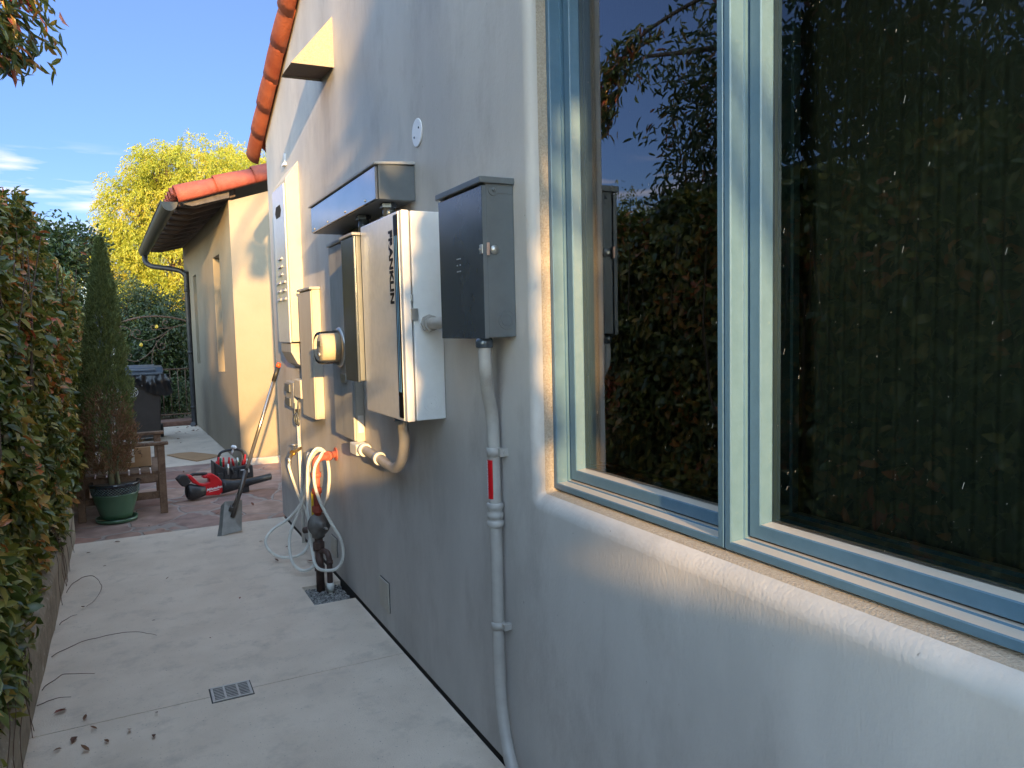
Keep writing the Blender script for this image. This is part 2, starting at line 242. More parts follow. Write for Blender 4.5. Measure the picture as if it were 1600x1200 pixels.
# ------------------------------------------------------------------ mesh builder
WL = {}
class MB:
    def __init__(s): s.v = []; s.f = []; s.sm = []
    def add(s, vs, fs, smooth=False):
        o = len(s.v); s.v += [tuple(p) for p in vs]
        for f in fs: s.f.append(tuple(i+o for i in f)); s.sm.append(smooth)
        return s
    def box(s, a, b, mat=None):
        x0, x1 = sorted((a[0], b[0])); y0, y1 = sorted((a[1], b[1])); z0, z1 = sorted((a[2], b[2]))
        vs = [(x0,y0,z0),(x1,y0,z0),(x1,y1,z0),(x0,y1,z0),(x0,y0,z1),(x1,y0,z1),(x1,y1,z1),(x0,y1,z1)]
        if mat: vs = [tuple(mat @ Vector(v)) for v in vs]
        return s.add(vs, [(0,3,2,1),(4,5,6,7),(0,1,5,4),(1,2,6,5),(2,3,7,6),(3,0,4,7)])
    def prism(s, poly, ax, a, b, mat=None):
        # poly: 2-D points in the two axes other than ax (cyclic order y,z / x,z / x,y)
        n = len(poly)
        def P(p, t):
            v = {0: (t, p[0], p[1]), 1: (p[0], t, p[1]), 2: (p[0], p[1], t)}[ax]
            return tuple(mat @ Vector(v)) if mat else v
        vs = [P(p, a) for p in poly]+[P(p, b) for p in poly]
        fs = [tuple(range(n)), tuple(range(2*n-1, n-1, -1))]+[(i, i+n, (i+1) % n+n, (i+1) % n) for i in range(n)]
        return s.add(vs, fs)
    def tube(s, pts, r, n=12, cap=True, smooth=True):
        pts = [Vector(p) for p in pts]; k = len(pts); rs = r if hasattr(r, '__len__') else [r]*k
        t0 = (pts[1]-pts[0]).normalized(); ref = Vector((0, 0, 1)) if abs(t0.z) < .9 else Vector((1, 0, 0))
        x = t0.cross(ref).normalized(); vs = []
        for i, p in enumerate(pts):
            t = (pts[min(i+1, k-1)]-pts[max(i-1, 0)]).normalized()
            x = (x-t*x.dot(t)).normalized(); y = t.cross(x)
            vs += [p+(x*math.cos(2*math.pi*j/n)+y*math.sin(2*math.pi*j/n))*rs[i] for j in range(n)]
        fs = [(i*n+j, i*n+(j+1) % n, (i+1)*n+(j+1) % n, (i+1)*n+j) for i in range(k-1) for j in range(n)]
        s.add(vs, fs, smooth)
        if cap:
            o = len(s.v)-k*n
            s.f.append(tuple(o+j for j in range(n-1, -1, -1))); s.sm.append(False)
            s.f.append(tuple(o+(k-1)*n+j for j in range(n))); s.sm.append(False)
        return s
    def lathe(s, prof, c, axis=(0, 0, 1), n=32, smooth=True, cap=True):
        ax = Vector(axis).normalized(); ref = Vector((0, 0, 1)) if abs(ax.z) < .9 else Vector((1, 0, 0))
        x = ax.cross(ref).normalized(); y = ax.cross(x); c = Vector(c); k = len(prof); vs = []
        for (r, h) in prof: vs += [c+ax*h+(x*math.cos(2*math.pi*j/n)+y*math.sin(2*math.pi*j/n))*r for j in range(n)]
        fs = [(i*n+j, i*n+(j+1) % n, (i+1)*n+(j+1) % n, (i+1)*n+j) for i in range(k-1) for j in range(n)]
        s.add(vs, fs, smooth)
        if cap:
            o = len(s.v)-k*n
            if prof[0][0] > 1e-4: s.f.append(tuple(o+j for j in range(n-1, -1, -1))); s.sm.append(False)
            if prof[-1][0] > 1e-4: s.f.append(tuple(o+(k-1)*n+j for j in range(n))); s.sm.append(False)
        return s
    def build(s, name, mat, parent=None, bevel=0.0, world=True, seg=2):
        off = WL.get(parent, Vector((0, 0, 0))) if (parent and world) else Vector((0, 0, 0))
        me = bpy.data.meshes.new(name); me.from_pydata([tuple(Vector(p)-off) for p in s.v], [], s.f); me.update()
        me.polygons.foreach_set('use_smooth', s.sm)
        bm = bmesh.new(); bm.from_mesh(me); bmesh.ops.recalc_face_normals(bm, faces=bm.faces); bm.to_mesh(me); bm.free()
        me.materials.append(M[mat] if isinstance(mat, str) else mat)
        o = bpy.data.objects.new(name, me); COL.objects.link(o)
        if parent: o.parent = parent; WL[o] = off
        if bevel:
            b = o.modifiers.new('bevel', 'BEVEL'); b.width = bevel; b.segments = seg; b.limit_method = 'ANGLE'; b.angle_limit = R(40); b.harden_normals = False
        return o

def tag(o, label=None, cat=None, group=None, kind=None):
    if label: o['label'] = label
    if cat: o['category'] = cat
    if group: o['group'] = group
    if kind: o['kind'] = kind
    return o
def thing(name, loc, label, cat, rz=0, group=None):
    o = bpy.data.objects.new(name, None); COL.objects.link(o); o.location = loc; o.rotation_euler = (0, 0, rz); o.empty_display_size = .1
    WL[o] = Vector(loc); return tag(o, label, cat, group)
def text_mesh(name, s, size, ext, mat, parent, mw, world=True, align='CENTER', shear=0.0, bold=0.0, sx=1.0):
    cu = bpy.data.curves.new(name, 'FONT'); cu.body = s; cu.size = size; cu.extrude = ext; cu.align_x = align; cu.align_y = 'CENTER'; cu.shear = shear; cu.offset = bold
    t = bpy.data.objects.new(name, cu); COL.objects.link(t); bpy.context.view_layer.update()
    me = bpy.data.meshes.new_from_object(t.evaluated_get(bpy.context.evaluated_depsgraph_get())); bpy.data.objects.remove(t)
    me.transform(Matrix.Diagonal((sx, 1, 1, 1))); me.transform(mw)
    if world and parent: me.transform(Matrix.Translation(-WL[parent]))
    me.materials.clear(); me.materials.append(M[mat])
    o = bpy.data.objects.new(name, me); COL.objects.link(o); o.parent = parent; WL[o] = WL.get(parent, Vector())
    return o
def catmull(pts, n=8, closed=False):
    P = [Vector(p) for p in pts]; out = []
    if not closed: P = [P[0]*2-P[1]]+P+[P[-1]*2-P[-2]]
    else: P = [P[-1]]+P+[P[0], P[1]]
    for i in range(1, len(P)-2):
        a, b, c, d = P[i-1:i+3]
        for j in range(n):
            t = j/n; out.append(0.5*((2*b)+(c-a)*t+(2*a-5*b+4*c-d)*t*t+(3*b-a-3*c+d)*t**3))
    out.append(P[-2]); return out
def basis(o, ex, ey, ez):
    m = Matrix((Vector(ex), Vector(ey), Vector(ez))).transposed().to_4x4(); m.translation = Vector(o); return m

# numpy value noise
def _h(ix, iy, iz): 
    n = (ix*374761393+iy*668265263+iz*1274126177) & 0x7fffffff
    n = ((n ^ (n >> 13))*1103515245) & 0x7fffffff
    return (n & 0xffff)/65535.0
def vnoise(x, y, z=0.0, s=1.0):
    x = np.asarray(x, float)*s+100; y = np.asarray(y, float)*s+100; z = np.asarray(z, float)*s+100+0*x
    ix, iy, iz = np.floor(x).astype(np.int64), np.floor(y).astype(np.int64), np.floor(z).astype(np.int64)
    fx, fy, fz = x-ix, y-iy, z-iz; fx = fx*fx*(3-2*fx); fy = fy*fy*(3-2*fy); fz = fz*fz*(3-2*fz)
    r = 0
    for a in (0, 1):
        for b in (0, 1):
            for c in (0, 1):
                w = (fx if a else 1-fx)*(fy if b else 1-fy)*(fz if c else 1-fz); r = r+w*_h(ix+a, iy+b, iz+c)
    return r
def unit(a): return a/np.maximum(np.linalg.norm(a, axis=1, keepdims=True), 1e-9)

TEMPL8 = (np.array([(0,0,0),(.30,.42,.10),(.68,.40,.09),(1,0,-.05),(.68,-.40,.09),(.30,-.42,.10),(.33,0,0),(.70,0,-.01)]),
          [(0,6,1),(1,6,7,2),(2,7,3),(0,5,6),(5,4,7,6),(4,3,7)])
TEMPL4 = (np.array([(0,0,0),(.45,.5,.08),(1,0,0),(.45,-.5,.08)]), [(0,2,1),(0,3,2)])
TEMPLQ = (np.array([(0,-.5,0),(1,-.5,0),(1,.5,0),(0,.5,0)]), [(0,1,2,3)])
def leaves(name, pos, along, normal, length, width, mat, parent=None, templ=TEMPL8, rnd=None, curl=0.0, world=True):
    N = len(pos); T, F = templ; k = len(T)
    a = unit(along); s_ = unit(np.cross(normal, a)); n_ = np.cross(a, s_)
    length = np.broadcast_to(length, (N,)); width = np.broadcast_to(width, (N,))
    Tz = T[:, 2]-curl*T[:, 0]**2
    V = pos[:, None, :]+a[:, None, :]*(T[None, :, 0:1]*length[:, None, None])+s_[:, None, :]*(T[None, :, 1:2]*width[:, None, None])+n_[:, None, :]*(Tz[None, :, None]*length[:, None, None])
    off = WL.get(parent, Vector((0, 0, 0))) if (parent and world) else Vector((0, 0, 0))
    V = V.reshape(-1, 3)-np.array(off)
    fl = np.concatenate([np.array(f) for f in F]); tot = np.array([len(f) for f in F])
    loops = (fl[None, :]+(np.arange(N)*k)[:, None]).reshape(-1)
    tots = np.tile(tot, N); starts = np.concatenate([[0], np.cumsum(tots)[:-1]])
    me = bpy.data.meshes.new(name); me.vertices.add(len(V)); me.vertices.foreach_set('co', V.astype(np.float32).ravel())
    me.loops.add(len(loops)); me.loops.foreach_set('vertex_index', loops.astype(np.int32))
    me.polygons.add(len(tots)); me.polygons.foreach_set('loop_start', starts.astype(np.int32)); me.polygons.foreach_set('loop_total', tots.astype(np.int32))
    me.update(calc_edges=True)
    at = me.attributes.new('rnd', 'FLOAT', 'POINT'); rr = rng.random(N) if rnd is None else rnd
    at.data.foreach_set('value', np.repeat(rr, k).astype(np.float32))
    me.materials.append(mat if not isinstance(mat, str) else M[mat])
    o = bpy.data.objects.new(name, me); COL.objects.link(o)
    if parent: o.parent = parent; WL[o] = off
    return o
def rv(n): return unit(rng.normal(size=(n, 3)))

M['leaf_hedge'] = leafmat('hedge_leaf', [(0, (.038,.062,.022)), (.30, (.080,.115,.030)), (.52, (.15,.17,.04)), (.70, (.26,.24,.055)), (.80, (.38,.23,.06)), (.90, (.50,.17,.06)), (1, (.38,.08,.045))], rough=.30, trans=.22, spec=.55)
M['leaf_tall'] = leafmat('tall_tree_leaf', [(0, (.022,.042,.020)), (.5, (.045,.075,.026)), (.8, (.085,.10,.028)), (.93, (.14,.12,.03)), (1, (.22,.07,.03))], rough=.35, trans=.25)
M['leaf_big'] = leafmat('yellow_tree_leaf', [(0, (.17,.21,.025)), (.45, (.30,.33,.035)), (.85, (.44,.40,.045)), (1, (.42,.30,.05))], rough=.55, trans=.45)
M['leaf_dark'] = leafmat('dark_tree_leaf', [(0, (.012,.024,.010)), (.6, (.028,.048,.016)), (1, (.07,.095,.025))], rough=.45, trans=.25)
M['leaf_cyp'] = leafmat('cypress_leaf', [(0, (.075,.10,.035)), (.48, (.16,.19,.055)), (.55, (.14,.13,.05)), (.72, (.19,.11,.06)), (1, (.26,.12,.07))], rough=.7, trans=.15)
M['leaf_dry'] = leafmat('dry_leaf', [(0, (.10,.04,.025)), (.5, (.17,.08,.04)), (1, (.22,.06,.04))], rough=.7, trans=.1)

# ================================================================== SETTING
def slab(name, x0, x1, y0, y1, z, th, mat, bev=0.004): return MB().box((x0, y0, z-th), (x1, y1, z)).build(name, mat, bevel=bev)
g = MB().box((-400, -400, -0.30), (400, 400, -0.12)).build('ground', 'soil'); tag(g, kind='structure')
W = 1.088
mb = MB()
def P8(y0, y1, x0=-0.40, x1=1.079): mb.box((x0, y0, -0.1), (x1, y1, 0))
P8(-8, -3.0); P8(-2.994, 0.0); P8(0.006, 3.266)
# slab beyond the joint has a square cut-out for the gas riser
P8(3.272, 4.10); P8(4.43, 6.235); P8(4.10, 4.43, -0.40, 0.852)
o = mb.build('path', 'concrete'); tag(o, kind='structure')
o = MB().box((-0.95, 6.237, -0.1), (3.2, 9.3, -0.002)).build('patio', 'flagstone'); tag(o, kind='structure')
o = MB().box((-0.95, 9.302, -0.1), (1.4, 11.6, 0.002)).box((-0.95, 11.608, -0.1), (1.4, 13.4, 0.002)).build('rear_path', 'concrete'); tag(o, kind='structure')
o = MB().box((-3, 13.9, -0.1), (8, 60, -0.02)).build('garden_ground', 'soil'); tag(o, kind='structure')

# gravel in the pit
o = MB().box((0.852, 4.10, -0.10), (1.072, 4.43, -0.035)).build('pit_soil', 'foundation'); tag(o, kind='structure')
n = 1500; px_ = rng.uniform(0.855, 1.07, n); py_ = rng.uniform(4.105, 4.425, n)
gm = MB()
for i in range(n):
    s = rng.uniform(0.0035, 0.008); c = np.array([px_[i], py_[i], -0.032+rng.uniform(0, .014)])
    q = rng.normal(size=(6, 3))*.15+np.array([(1,0,0),(-1,0,0),(0,1,0),(0,-1,0),(0,0,1),(0,0,-1)]); q = q*s*np.array([1, 1, .7])+c
    gm.add(q, [(0,2,4),(2,1,4),(1,3,4),(3,0,4),(2,0,5),(1,2,5),(3,1,5),(0,3,5)])
M['gravel'] = pbr('gravel', (0.10, 0.10, 0.10), (0.42, 0.41, 0.39), scale=70, detail=1, rough=0.9)
tag(gm.build('gravel', 'gravel'), 'grey gravel filling the square pit around the gas riser', 'gravel', kind='stuff')

# low retaining kerb under the hedge
kb = MB(); ys = np.linspace(-6, 6.45, 90)
vs = []
for y in ys:
    for (x, z) in ((-.62, -.1), (-.62, .24), (-.45, .245), (-.415, .232), (-.40, .20), (-.398, -.1)):
        d = 0.010*(vnoise([y*3], [z*5+x], 0, 2)[0]-.5)
        vs.append((x+d, y, z+d))
k = 6; kb.add(vs, [(i*k+j, i*k+j+1, (i+1)*k+j+1, (i+1)*k+j) for i in range(len(ys)-1) for j in range(k-1)]+[tuple(range((len(ys)-1)*k, len(ys)*k))])
tag(kb.build('retaining_kerb', 'kerb'), 'low tan weathered kerb wall running beneath the leafy hedge', 'kerb')
o = MB().box((-3.2, -6, -0.1), (-.62, 14, .20)).build('planting_bed', 'soil'); tag(o, kind='structure')

# ================================================================== HOUSE
house = thing('house', (W, 6.3, 0), 'tan smooth stucco house with orange tiled roof and tall blue framed windows', 'house')
def zw(y): return 3.08+(6.19-y)*0.385
WY0, WY1, WZ0, WZ1 = 0.05, 1.98, 1.0, 2.62
def ring(e, x, rad, n=6):
    pts = []
    for (cy, cz, a0) in ((WY1, WZ1, 0), (WY0, WZ1, 90), (WY0, WZ0, 180), (WY1, WZ0, 270)):
        sy = 1 if cy == WY1 else -1; sz = 1 if cz == WZ1 else -1
        yc = cy+sy*(e-rad); zc = cz+sz*(e-rad)
        for i in range(n+1):
            a = R(a0+90*i/n); z = zc+rad*math.sin(a); pts.append((x, yc+rad*math.cos(a), z-(.024*max(0, 1-(x-W)/.06) if z < 1.3 else 0)))
    return pts
bm = bmesh.new(); r_ = 0.032
rings = []
for t in np.linspace(0, 90, 8):
    e = r_*(1-math.sin(R(t))); rings.append([bm.verts.new(p) for p in ring(e, W+r_*(1-math.cos(R(t))), e+0.012)])
outl = [(-6, .014), (0, .014), (3, .014), (6.30, .014), (6.30, zw(6.30)+.02), (3, zw(3)+.02), (0, zw(0)+.02), (-6, 3.2)]
ov = [bm.verts.new((W, y, z)) for y, z in outl]
oe = [bm.edges.new((ov[i], ov[(i+1) % len(ov)])) for i in range(len(ov))]
nr = len(rings[0]); re_ = [bm.edges.new((rings[0][i], rings[0][(i+1) % nr])) for i in range(nr)]
bmesh.ops.triangle_fill(bm, use_beauty=True, edges=oe+re_)
for a, b in zip(rings[:-1], rings[1:]):
    for i in range(nr):
        f = bm.faces.new((a[i], a[(i+1) % nr], b[(i+1) % nr], b[i])); f.smooth = True
# return wall at the corner and back side
c = [bm.verts.new(p) for p in ((5, 6.3, .014), (5, 6.3, zw(6.3)+.02), (5, -6, 3.2), (5, -6, .014))]
bm.faces.new((ov[3], c[0], c[1], ov[4])); bm.faces.new((ov[7], c[2], c[3], ov[0]))
bmesh.ops.recalc_face_normals(bm, faces=bm.faces)
me = bpy.data.meshes.new('wall'); bm.to_mesh(me); bm.free(); me.transform(Matrix.Translation(-WL[house])); me.materials.append(M['stucco'])
wall = bpy.data.objects.new('wall', me); COL.objects.link(wall); wall.parent = house; WL[wall] = WL[house]
o = MB().box((W+.012, -6, -.1), (5, 6.285, .018)).build('foundation', 'foundation', house)
# sandy unfinished strip of the recess
mb = MB(); A = ring(0.0005, W+.030, .012); B = ring(-0.001, W+.115, .012)
mb.add(A+B, [(i, (i+1) % nr, (i+1) % nr+nr, i+nr) for i in range(nr)])
mb.build('recess', 'stucco_sand', house)
# dark room behind the windows
MB().add([(W+.12,-.02,.9),(2.4,-.02,.9),(2.4,2.1,.9),(W+.12,2.1,.9),(W+.12,-.02,2.7),(2.4,-.02,2.7),(2.4,2.1,2.7),(W+.12,2.1,2.7)],
         [(0,1,2,3),(4,5,6,7),(0,1,5,4),(1,2,6,5),(2,3,7,6)]).build('room', 'interior', house)

def rectring(y0, y1, z0, z1, prof):
    mb = MB(); rg = []
    for (i, x) in prof: rg.append([(x, y0+i, z0+i), (x, y1-i, z0+i), (x, y1-i, z1-i), (x, y0+i, z1-i)])
    for a, b in zip(rg[:-1], rg[1:]):
        for j in range(4):
            q = (j+1) % 4; mb.add([a[j], a[q], b[q], b[j]], [(0, 1, 2, 3)])
    return mb
def casement(y0, y1, label):
    fr = rectring(y0, y1, WZ0+.002, WZ1, [(0, 1.205), (0, 1.1515), (.0015, 1.15), (.0165, 1.15), (.019, 1.1525), (.0205, 1.184), (.0245, 1.186), (.0245, 1.21)]).build('window', 'frame', house)
    fr['label'] = label
    rectring(y0, y1, WZ0, WZ1, [(.0235, 1.2), (.034, 1.1985), (.035, 1.21)]).build('gasket_gap', 'gasket_gap', fr)
    rectring(y0, y1, WZ0, WZ1, [(.0310, 1.215), (.0310, 1.1935), (.0325, 1.192), (.060, 1.192), (.0625, 1.1945), (.066, 1.2205), (.066, 1.23)]).build('sash', 'frame', fr)
    rectring(y0, y1, WZ0, WZ1, [(.070, 1.2235), (.070, 1.232)]).build('glazing_bead', 'bead', fr)
    rectring(y0, y1, WZ0, WZ1, [(.062, 1.234), (.077, 1.234), (.077, 1.262), (.085, 1.262), (.085, 1.28)]).build('inner_stop', 'frame', fr)
    MB().add([(1.2225, y0+.064, WZ0+.064), (1.2225, y1-.064, WZ0+.064), (1.2225, y1-.064, WZ1-.064), (1.2225, y0+.064, WZ1-.064)], [(0, 3, 2, 1)]).build('pane', 'glass_bright_sky' if y0 > 1 else 'glass', fr)
    mb = MB(); yy = np.arange(y0+.02, y1-.02, .0055); vs = []
    for i, y in enumerate(yy):
        x = 1.335+0.018*(2*abs(((i*.14) % 1)-.5)-.5)+.003*math.sin(i*.13); vs += [(x, y, WZ0+.05), (x+.004, y, WZ1-.03)]
    mb.add(vs, [(2*i, 2*i+2, 2*i+3, 2*i+1) for i in range(len(yy)-1)], True); mb.build('pleated_blind', 'blind', fr)
casement(1.2425, WY1-.002, 'narrow left window reflecting sky and a leafy tree')
casement(WY0+.002, 1.2385, 'large dark right window with rain specks on its glass')
# dried rain specks on the glass
mb = MB()
for i in range(230):
    y = rng.uniform(.3, 1.16); z = rng.uniform(1.08, 2.45)
    if rng.random() < .25: y = rng.uniform(1.32, 1.9)
    if rng.random() < .5: z = 1.07+abs(rng.normal())*.35
    h = rng.choice([.0012, .0015, .004, .009], p=[.5, .25, .15, .1])*rng.uniform(.7, 1.4); w_ = rng.uniform(.0006, .0010)
    sl = -.25*h; mb.add([(1.2218, y, z), (1.2218, y+w_, z), (1.2218, y+w_+sl, z+h), (1.2218, y+sl, z+h)], [(0, 1, 2, 3)])
M['speck'] = pbr('dried_specks', (0.55, 0.52, 0.46), rough=0.9)
mb.build('rain_specks', 'speck', house)

# barrel tiles
def barrel(mb, p, d, nrm, L, r0, r1, arc=200, th=.013, n=14):
    p = Vector(p); d = Vector(d).normalized(); nrm = Vector(nrm); nrm = (nrm-d*nrm.dot(d)).normalized(); s = d.cross(nrm)
    vs = []; K = 5
    for k in range(K+1):
        t = k/K; r = r0+(r1-r0)*t; bul = .004*math.sin(math.pi*t)
        for rr in (r+bul, r+bul-th):
            for j in range(n+1):
                a = R(90-arc/2+arc*j/n); vs.append(p+d*(L*t)+s*math.cos(a)*rr+nrm*math.sin(a)*rr)
    m_ = n+1; fs = []
    for k in range(K):
        b0 = k*2*m_; b1 = (k+1)*2*m_
        for j in range(n):
            fs.append((b0+j, b0+j+1, b1+j+1, b1+j)); fs.append((b0+m_+j, b1+m_+j, b1+m_+j+1, b0+m_+j+1))
    mb.add(vs, fs, True)
    e = []
    for k in (0, K):
        b = k*2*m_; e += [(b+j, b+m_+j, b+m_+j+1, b+j+1) for j in range(n)]
    for j in (0, n): e += [(k*2*m_+j, (k+1)*2*m_+j, (k+1)*2*m_+m_+j, k*2*m_+m_+j) for k in range(K)]
    o = len(mb.v)-len(vs)
    for f in e: mb.f.append(tuple(i+o for i in f)); mb.sm.append(False)
ud = Vector((0, -1, .385)).normalized(); un = Vector((0, .385, 1)).normalized()
mb = MB()
for cidx, xc in enumerate((W-.012, W+.24, W+.49, W+.74)):
    for k in range(19 if cidx == 0 else 18):
        s0 = k*.335-.30
        p = Vector((xc+random.uniform(-.008, .008), 6.33, zw(6.33)+.035+(0 if cidx == 0 else .03)))+ud*s0
        d = (ud+Vector((random.uniform(-.02, .02), 0, random.uniform(-.01, .02)-.02))).normalized()
        barrel(mb, p+un*.010, d, un+(Vector((-1.1, 0, 0)) if cidx == 0 else Vector()), .40, .090, .076, arc=262 if cidx == 0 else 180, th=.016)
roof = mb.build('roof', 'terra', house)
mb = MB(); mb.add([(W+.03, 6.36, zw(6.36)+.03), (5, 6.36, zw(6.36)+.03), (5, 0, zw(0)+.03), (W+.03, 0, zw(0)+.03), (5, -6.2, 3.15), (W+.03, -6.2, 3.15)], [(0, 1, 2, 3), (3, 2, 4, 5)]); mb.build('roof_deck', 'terra', roof)
MB().box((W+.05, 6.30, 2.72), (5, 6.40, 2.86)).build('eave_board', 'dark_wood', roof)
for i in range(3): MB().box((W+.12+i*.5, 6.41, 2.74), (W+.2+i*.5, 6.62, 2.84)).build('rafter', 'dark_wood', roof)

# wedge shaped hood on the wall
mb = MB(); mb.add([(W+.01, 4.135, 3.185), (W+.01, 4.135, 2.908), (.862, 4.135, 2.904), (W+.01, 4.416, 3.185), (W+.01, 4.416, 2.915), (.862, 4.416, 2.911)], [(0, 1, 2), (3, 5, 4), (0, 2, 5, 3)])
hood = mb.build('vent_hood', 'stucco_sand', house)
mb = MB(); mb.add([(.866, 4.139, 2.909), (W, 4.139, 2.913), (W, 4.412, 2.93), (.866, 4.412, 2.92)], [(0, 1, 2, 3)]); mb.build('shaded_soffit', 'dark_wood', hood)  # dark panel puts the shade of the hood's hollow into its colour
mb = MB().box((W-.02, 5.52, 2.665), (W+.004, 5.60, 2.685)).box((W-.012, 5.53, 2.68), (W+.004, 5.545, 2.75)); mb.build('wall_bracket', 'white_plate', house, bevel=.002)

# ---- lower wing
eY = Vector((-.0265, 1, 0)).normalized(); eX = Vector((eY.y, -eY.x, 0)); WM = basis((1.118, 8.95, 0), eX, eY, (0, 0, 1))
mb = MB(); T = .22; ZT = 2.96; wins = [(.92, 1.50, 1.00, 2.46), (3.42, 3.82, 1.04, 2.39)]
segs = [(0, .92), (1.50, 3.42), (3.82, 5.1)]
for a, b in segs: mb.box((0, a, .01), (T, b, ZT), WM)
for a, b, z0, z1 in wins: mb.box((0, a, .01), (T, b, z0), WM); mb.box((0, a, z1), (T, b, ZT), WM)
# facing gable wall
fy = 8.95
mb.add([(1.118, fy, .01), (4.5, fy, .01), (4.5, fy, 2.93+.32*3.4), (1.118, fy, 2.95), (4.5, fy+.2, .01), (4.5, fy+.2, 2.93+.32*3.4)], [(0, 1, 2, 3), (1, 4, 5, 2)])
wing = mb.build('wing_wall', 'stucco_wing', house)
mb = MB().box((1.14, fy-.05, -.01), (4.5, fy-.002, .07)); mb.build('base_curb', 'concrete', house, bevel=.006)
for i, (a, b, z0, z1) in enumerate(wins):
    mb = MB(); x0, x1 = .085, .125; t = .045
    mb.box((x0, a+.002, z0+.002), (x1, a+t, z1-.002), WM).box((x0, b-t, z0+.002), (x1, b-.002, z1-.002), WM).box((x0, a+t, z0+.002), (x1, b-t, z0+t), WM).box((x0, a+t, z1-t), (x1, b-t, z1-.002), WM)
    w_ = mb.build('window', 'frame', house); w_['label'] = ['tall narrow window nearest the tan wing corner', 'far narrow window beside the dark downspout'][i]
    MB().box((x0+.02, a+t, z0+t), (x0+.024, b-t, z1-t), WM).build('pane', 'glass', w_)
    MB().box((x1+.02, a-.05, z0-.05), (x1+.03, b+.05, z1+.05), WM).build('sky_glow_backing', 'white_plate', w_)  # white sheet stands in for bright sky mirrored in the wing panes
# wing roof
rs = .32; rd = Vector((1, 0, rs)).normalized(); rn = Vector((-rs, 0, 1)).normalized()
mb = MB()
def wz(x): return 2.965+rs*(x-.58)
for k in range(6):
    x = .585+k*.40; p = Vector((x, 8.885, wz(x)-.01)); barrel(mb, p+rn*(.010), rd+Vector((0, random.uniform(-.012, .012), -.025)), rn+Vector((0, -.5, 0)), .46, .112, .094, arc=225)
for rix in range(1, 22):
    y = 8.885+.245*rix; xo = -.0265*(y-8.9)
    for k in range(7 if rix < 4 else 5):
        x = .56+xo+k*.40; p = Vector((x, y+random.uniform(-.008, .008), wz(x-xo)+.035)); barrel(mb, p, rd+Vector((0, random.uniform(-.01, .01), -.02)), rn, .44, .095, .080, arc=180)
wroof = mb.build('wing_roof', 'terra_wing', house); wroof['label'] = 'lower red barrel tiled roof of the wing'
mb = MB(); mb.add([(.60, 8.86, wz(.6)-.05), (4.6, 8.86, wz(4.6)-.05), (4.6, 14.2, wz(4.6)-.05), (.46, 14.2, wz(.6)-.05)], [(0, 1, 2, 3)])
mb.add([(.60, 8.86, wz(.6)-.03), (4.6, 8.86, wz(4.6)-.03), (4.6, 14.2, wz(4.6)-.03), (.46, 14.2, wz(.6)-.03)], [(0, 1, 2, 3)])
mb.build('roof_deck', 'dark_wood', wroof)
for i in range(11):
    mb = MB(); y = 9.0+i*.5; xo = -.0265*(y-8.9)
    prof = [(.62+xo, wz(.62)-.055), (1.2, wz(1.2)-.055), (1.2, wz(1.2)-.15), (.80+xo, wz(.8)-.16), (.70+xo, wz(.7)-.13), (.62+xo, wz(.62)-.10)]
    mb.prism([(p[0], p[1]) for p in prof], 1, y, y+.09); mb.build('rafter', 'dark_wood', wroof)
mb = MB(); prof = [(.60, wz(.6)-.055), (1.12, wz(1.12)-.055), (1.12, wz(1.12)-.16), (.74, wz(.74)-.15), (.66, wz(.66)-.11)]
mb.prism(prof, 1, 8.875, 8.93); o = mb.build('barge_board', pbr('aged_board', (.05, .042, .04), (.09, .078, .07), scale=12, rough=.8), wroof)
# gutter
mb = MB(); K = 12; vs = []; gy0, gy1 = 8.87, 14.25
for (y, xo) in ((gy0, 0), (gy1, -.0228*(gy1-8.9))):
    for rr in (.082, .076):
        for j in range(K+1):
            a = R(180+180*j/K); vs.append((.515+xo+rr*math.cos(a), y, 2.90+rr*1.15*math.sin(a)))
m_ = K+1; fs = []
for j in range(K): fs += [(j, j+1, 2*m_+j+1, 2*m_+j), (m_+j, 3*m_+j, 3*m_+j+1, m_+j+1)]
fs += [(0, m_, 3*m_, 2*m_), (K, 2*m_+K, 3*m_+K, m_+K)]
fs += [tuple(range(m_))]
mb.add(vs, fs, False); mb.tube([(.433, gy0, 2.905), (.433-.0228*5.35, gy1, 2.905)], .009, 8)
gut = mb.build('gutter', 'gutter', wroof)
mb = MB().tube(catmull([(.40, 14.1, 2.82), (.405, 14.0, 2.70), (.50, 13.85, 2.62), (.72, 13.6, 2.57), (.88, 13.42, 2.52), (.955, 13.36, 2.44), (.965, 13.35, 2.3), (.965, 13.35, .1), (.93, 13.2, .04)], 6), .042, 10)
for z in (2.2, 1.2, .3): mb.lathe([(.048, -.02), (.048, .02)], (.965, 13.35, z), (0, 0, 1), 12)
mb.build('downspout', 'black', house)

# ================================================================== WALL EQUIPMENT
def plate_ring(mb, c, axis, r, w=.0025, t=.0012, n=28): mb.lathe([(r, 0), (r, t), (r+w, t), (r+w, 0)], c, axis, n, cap=False)

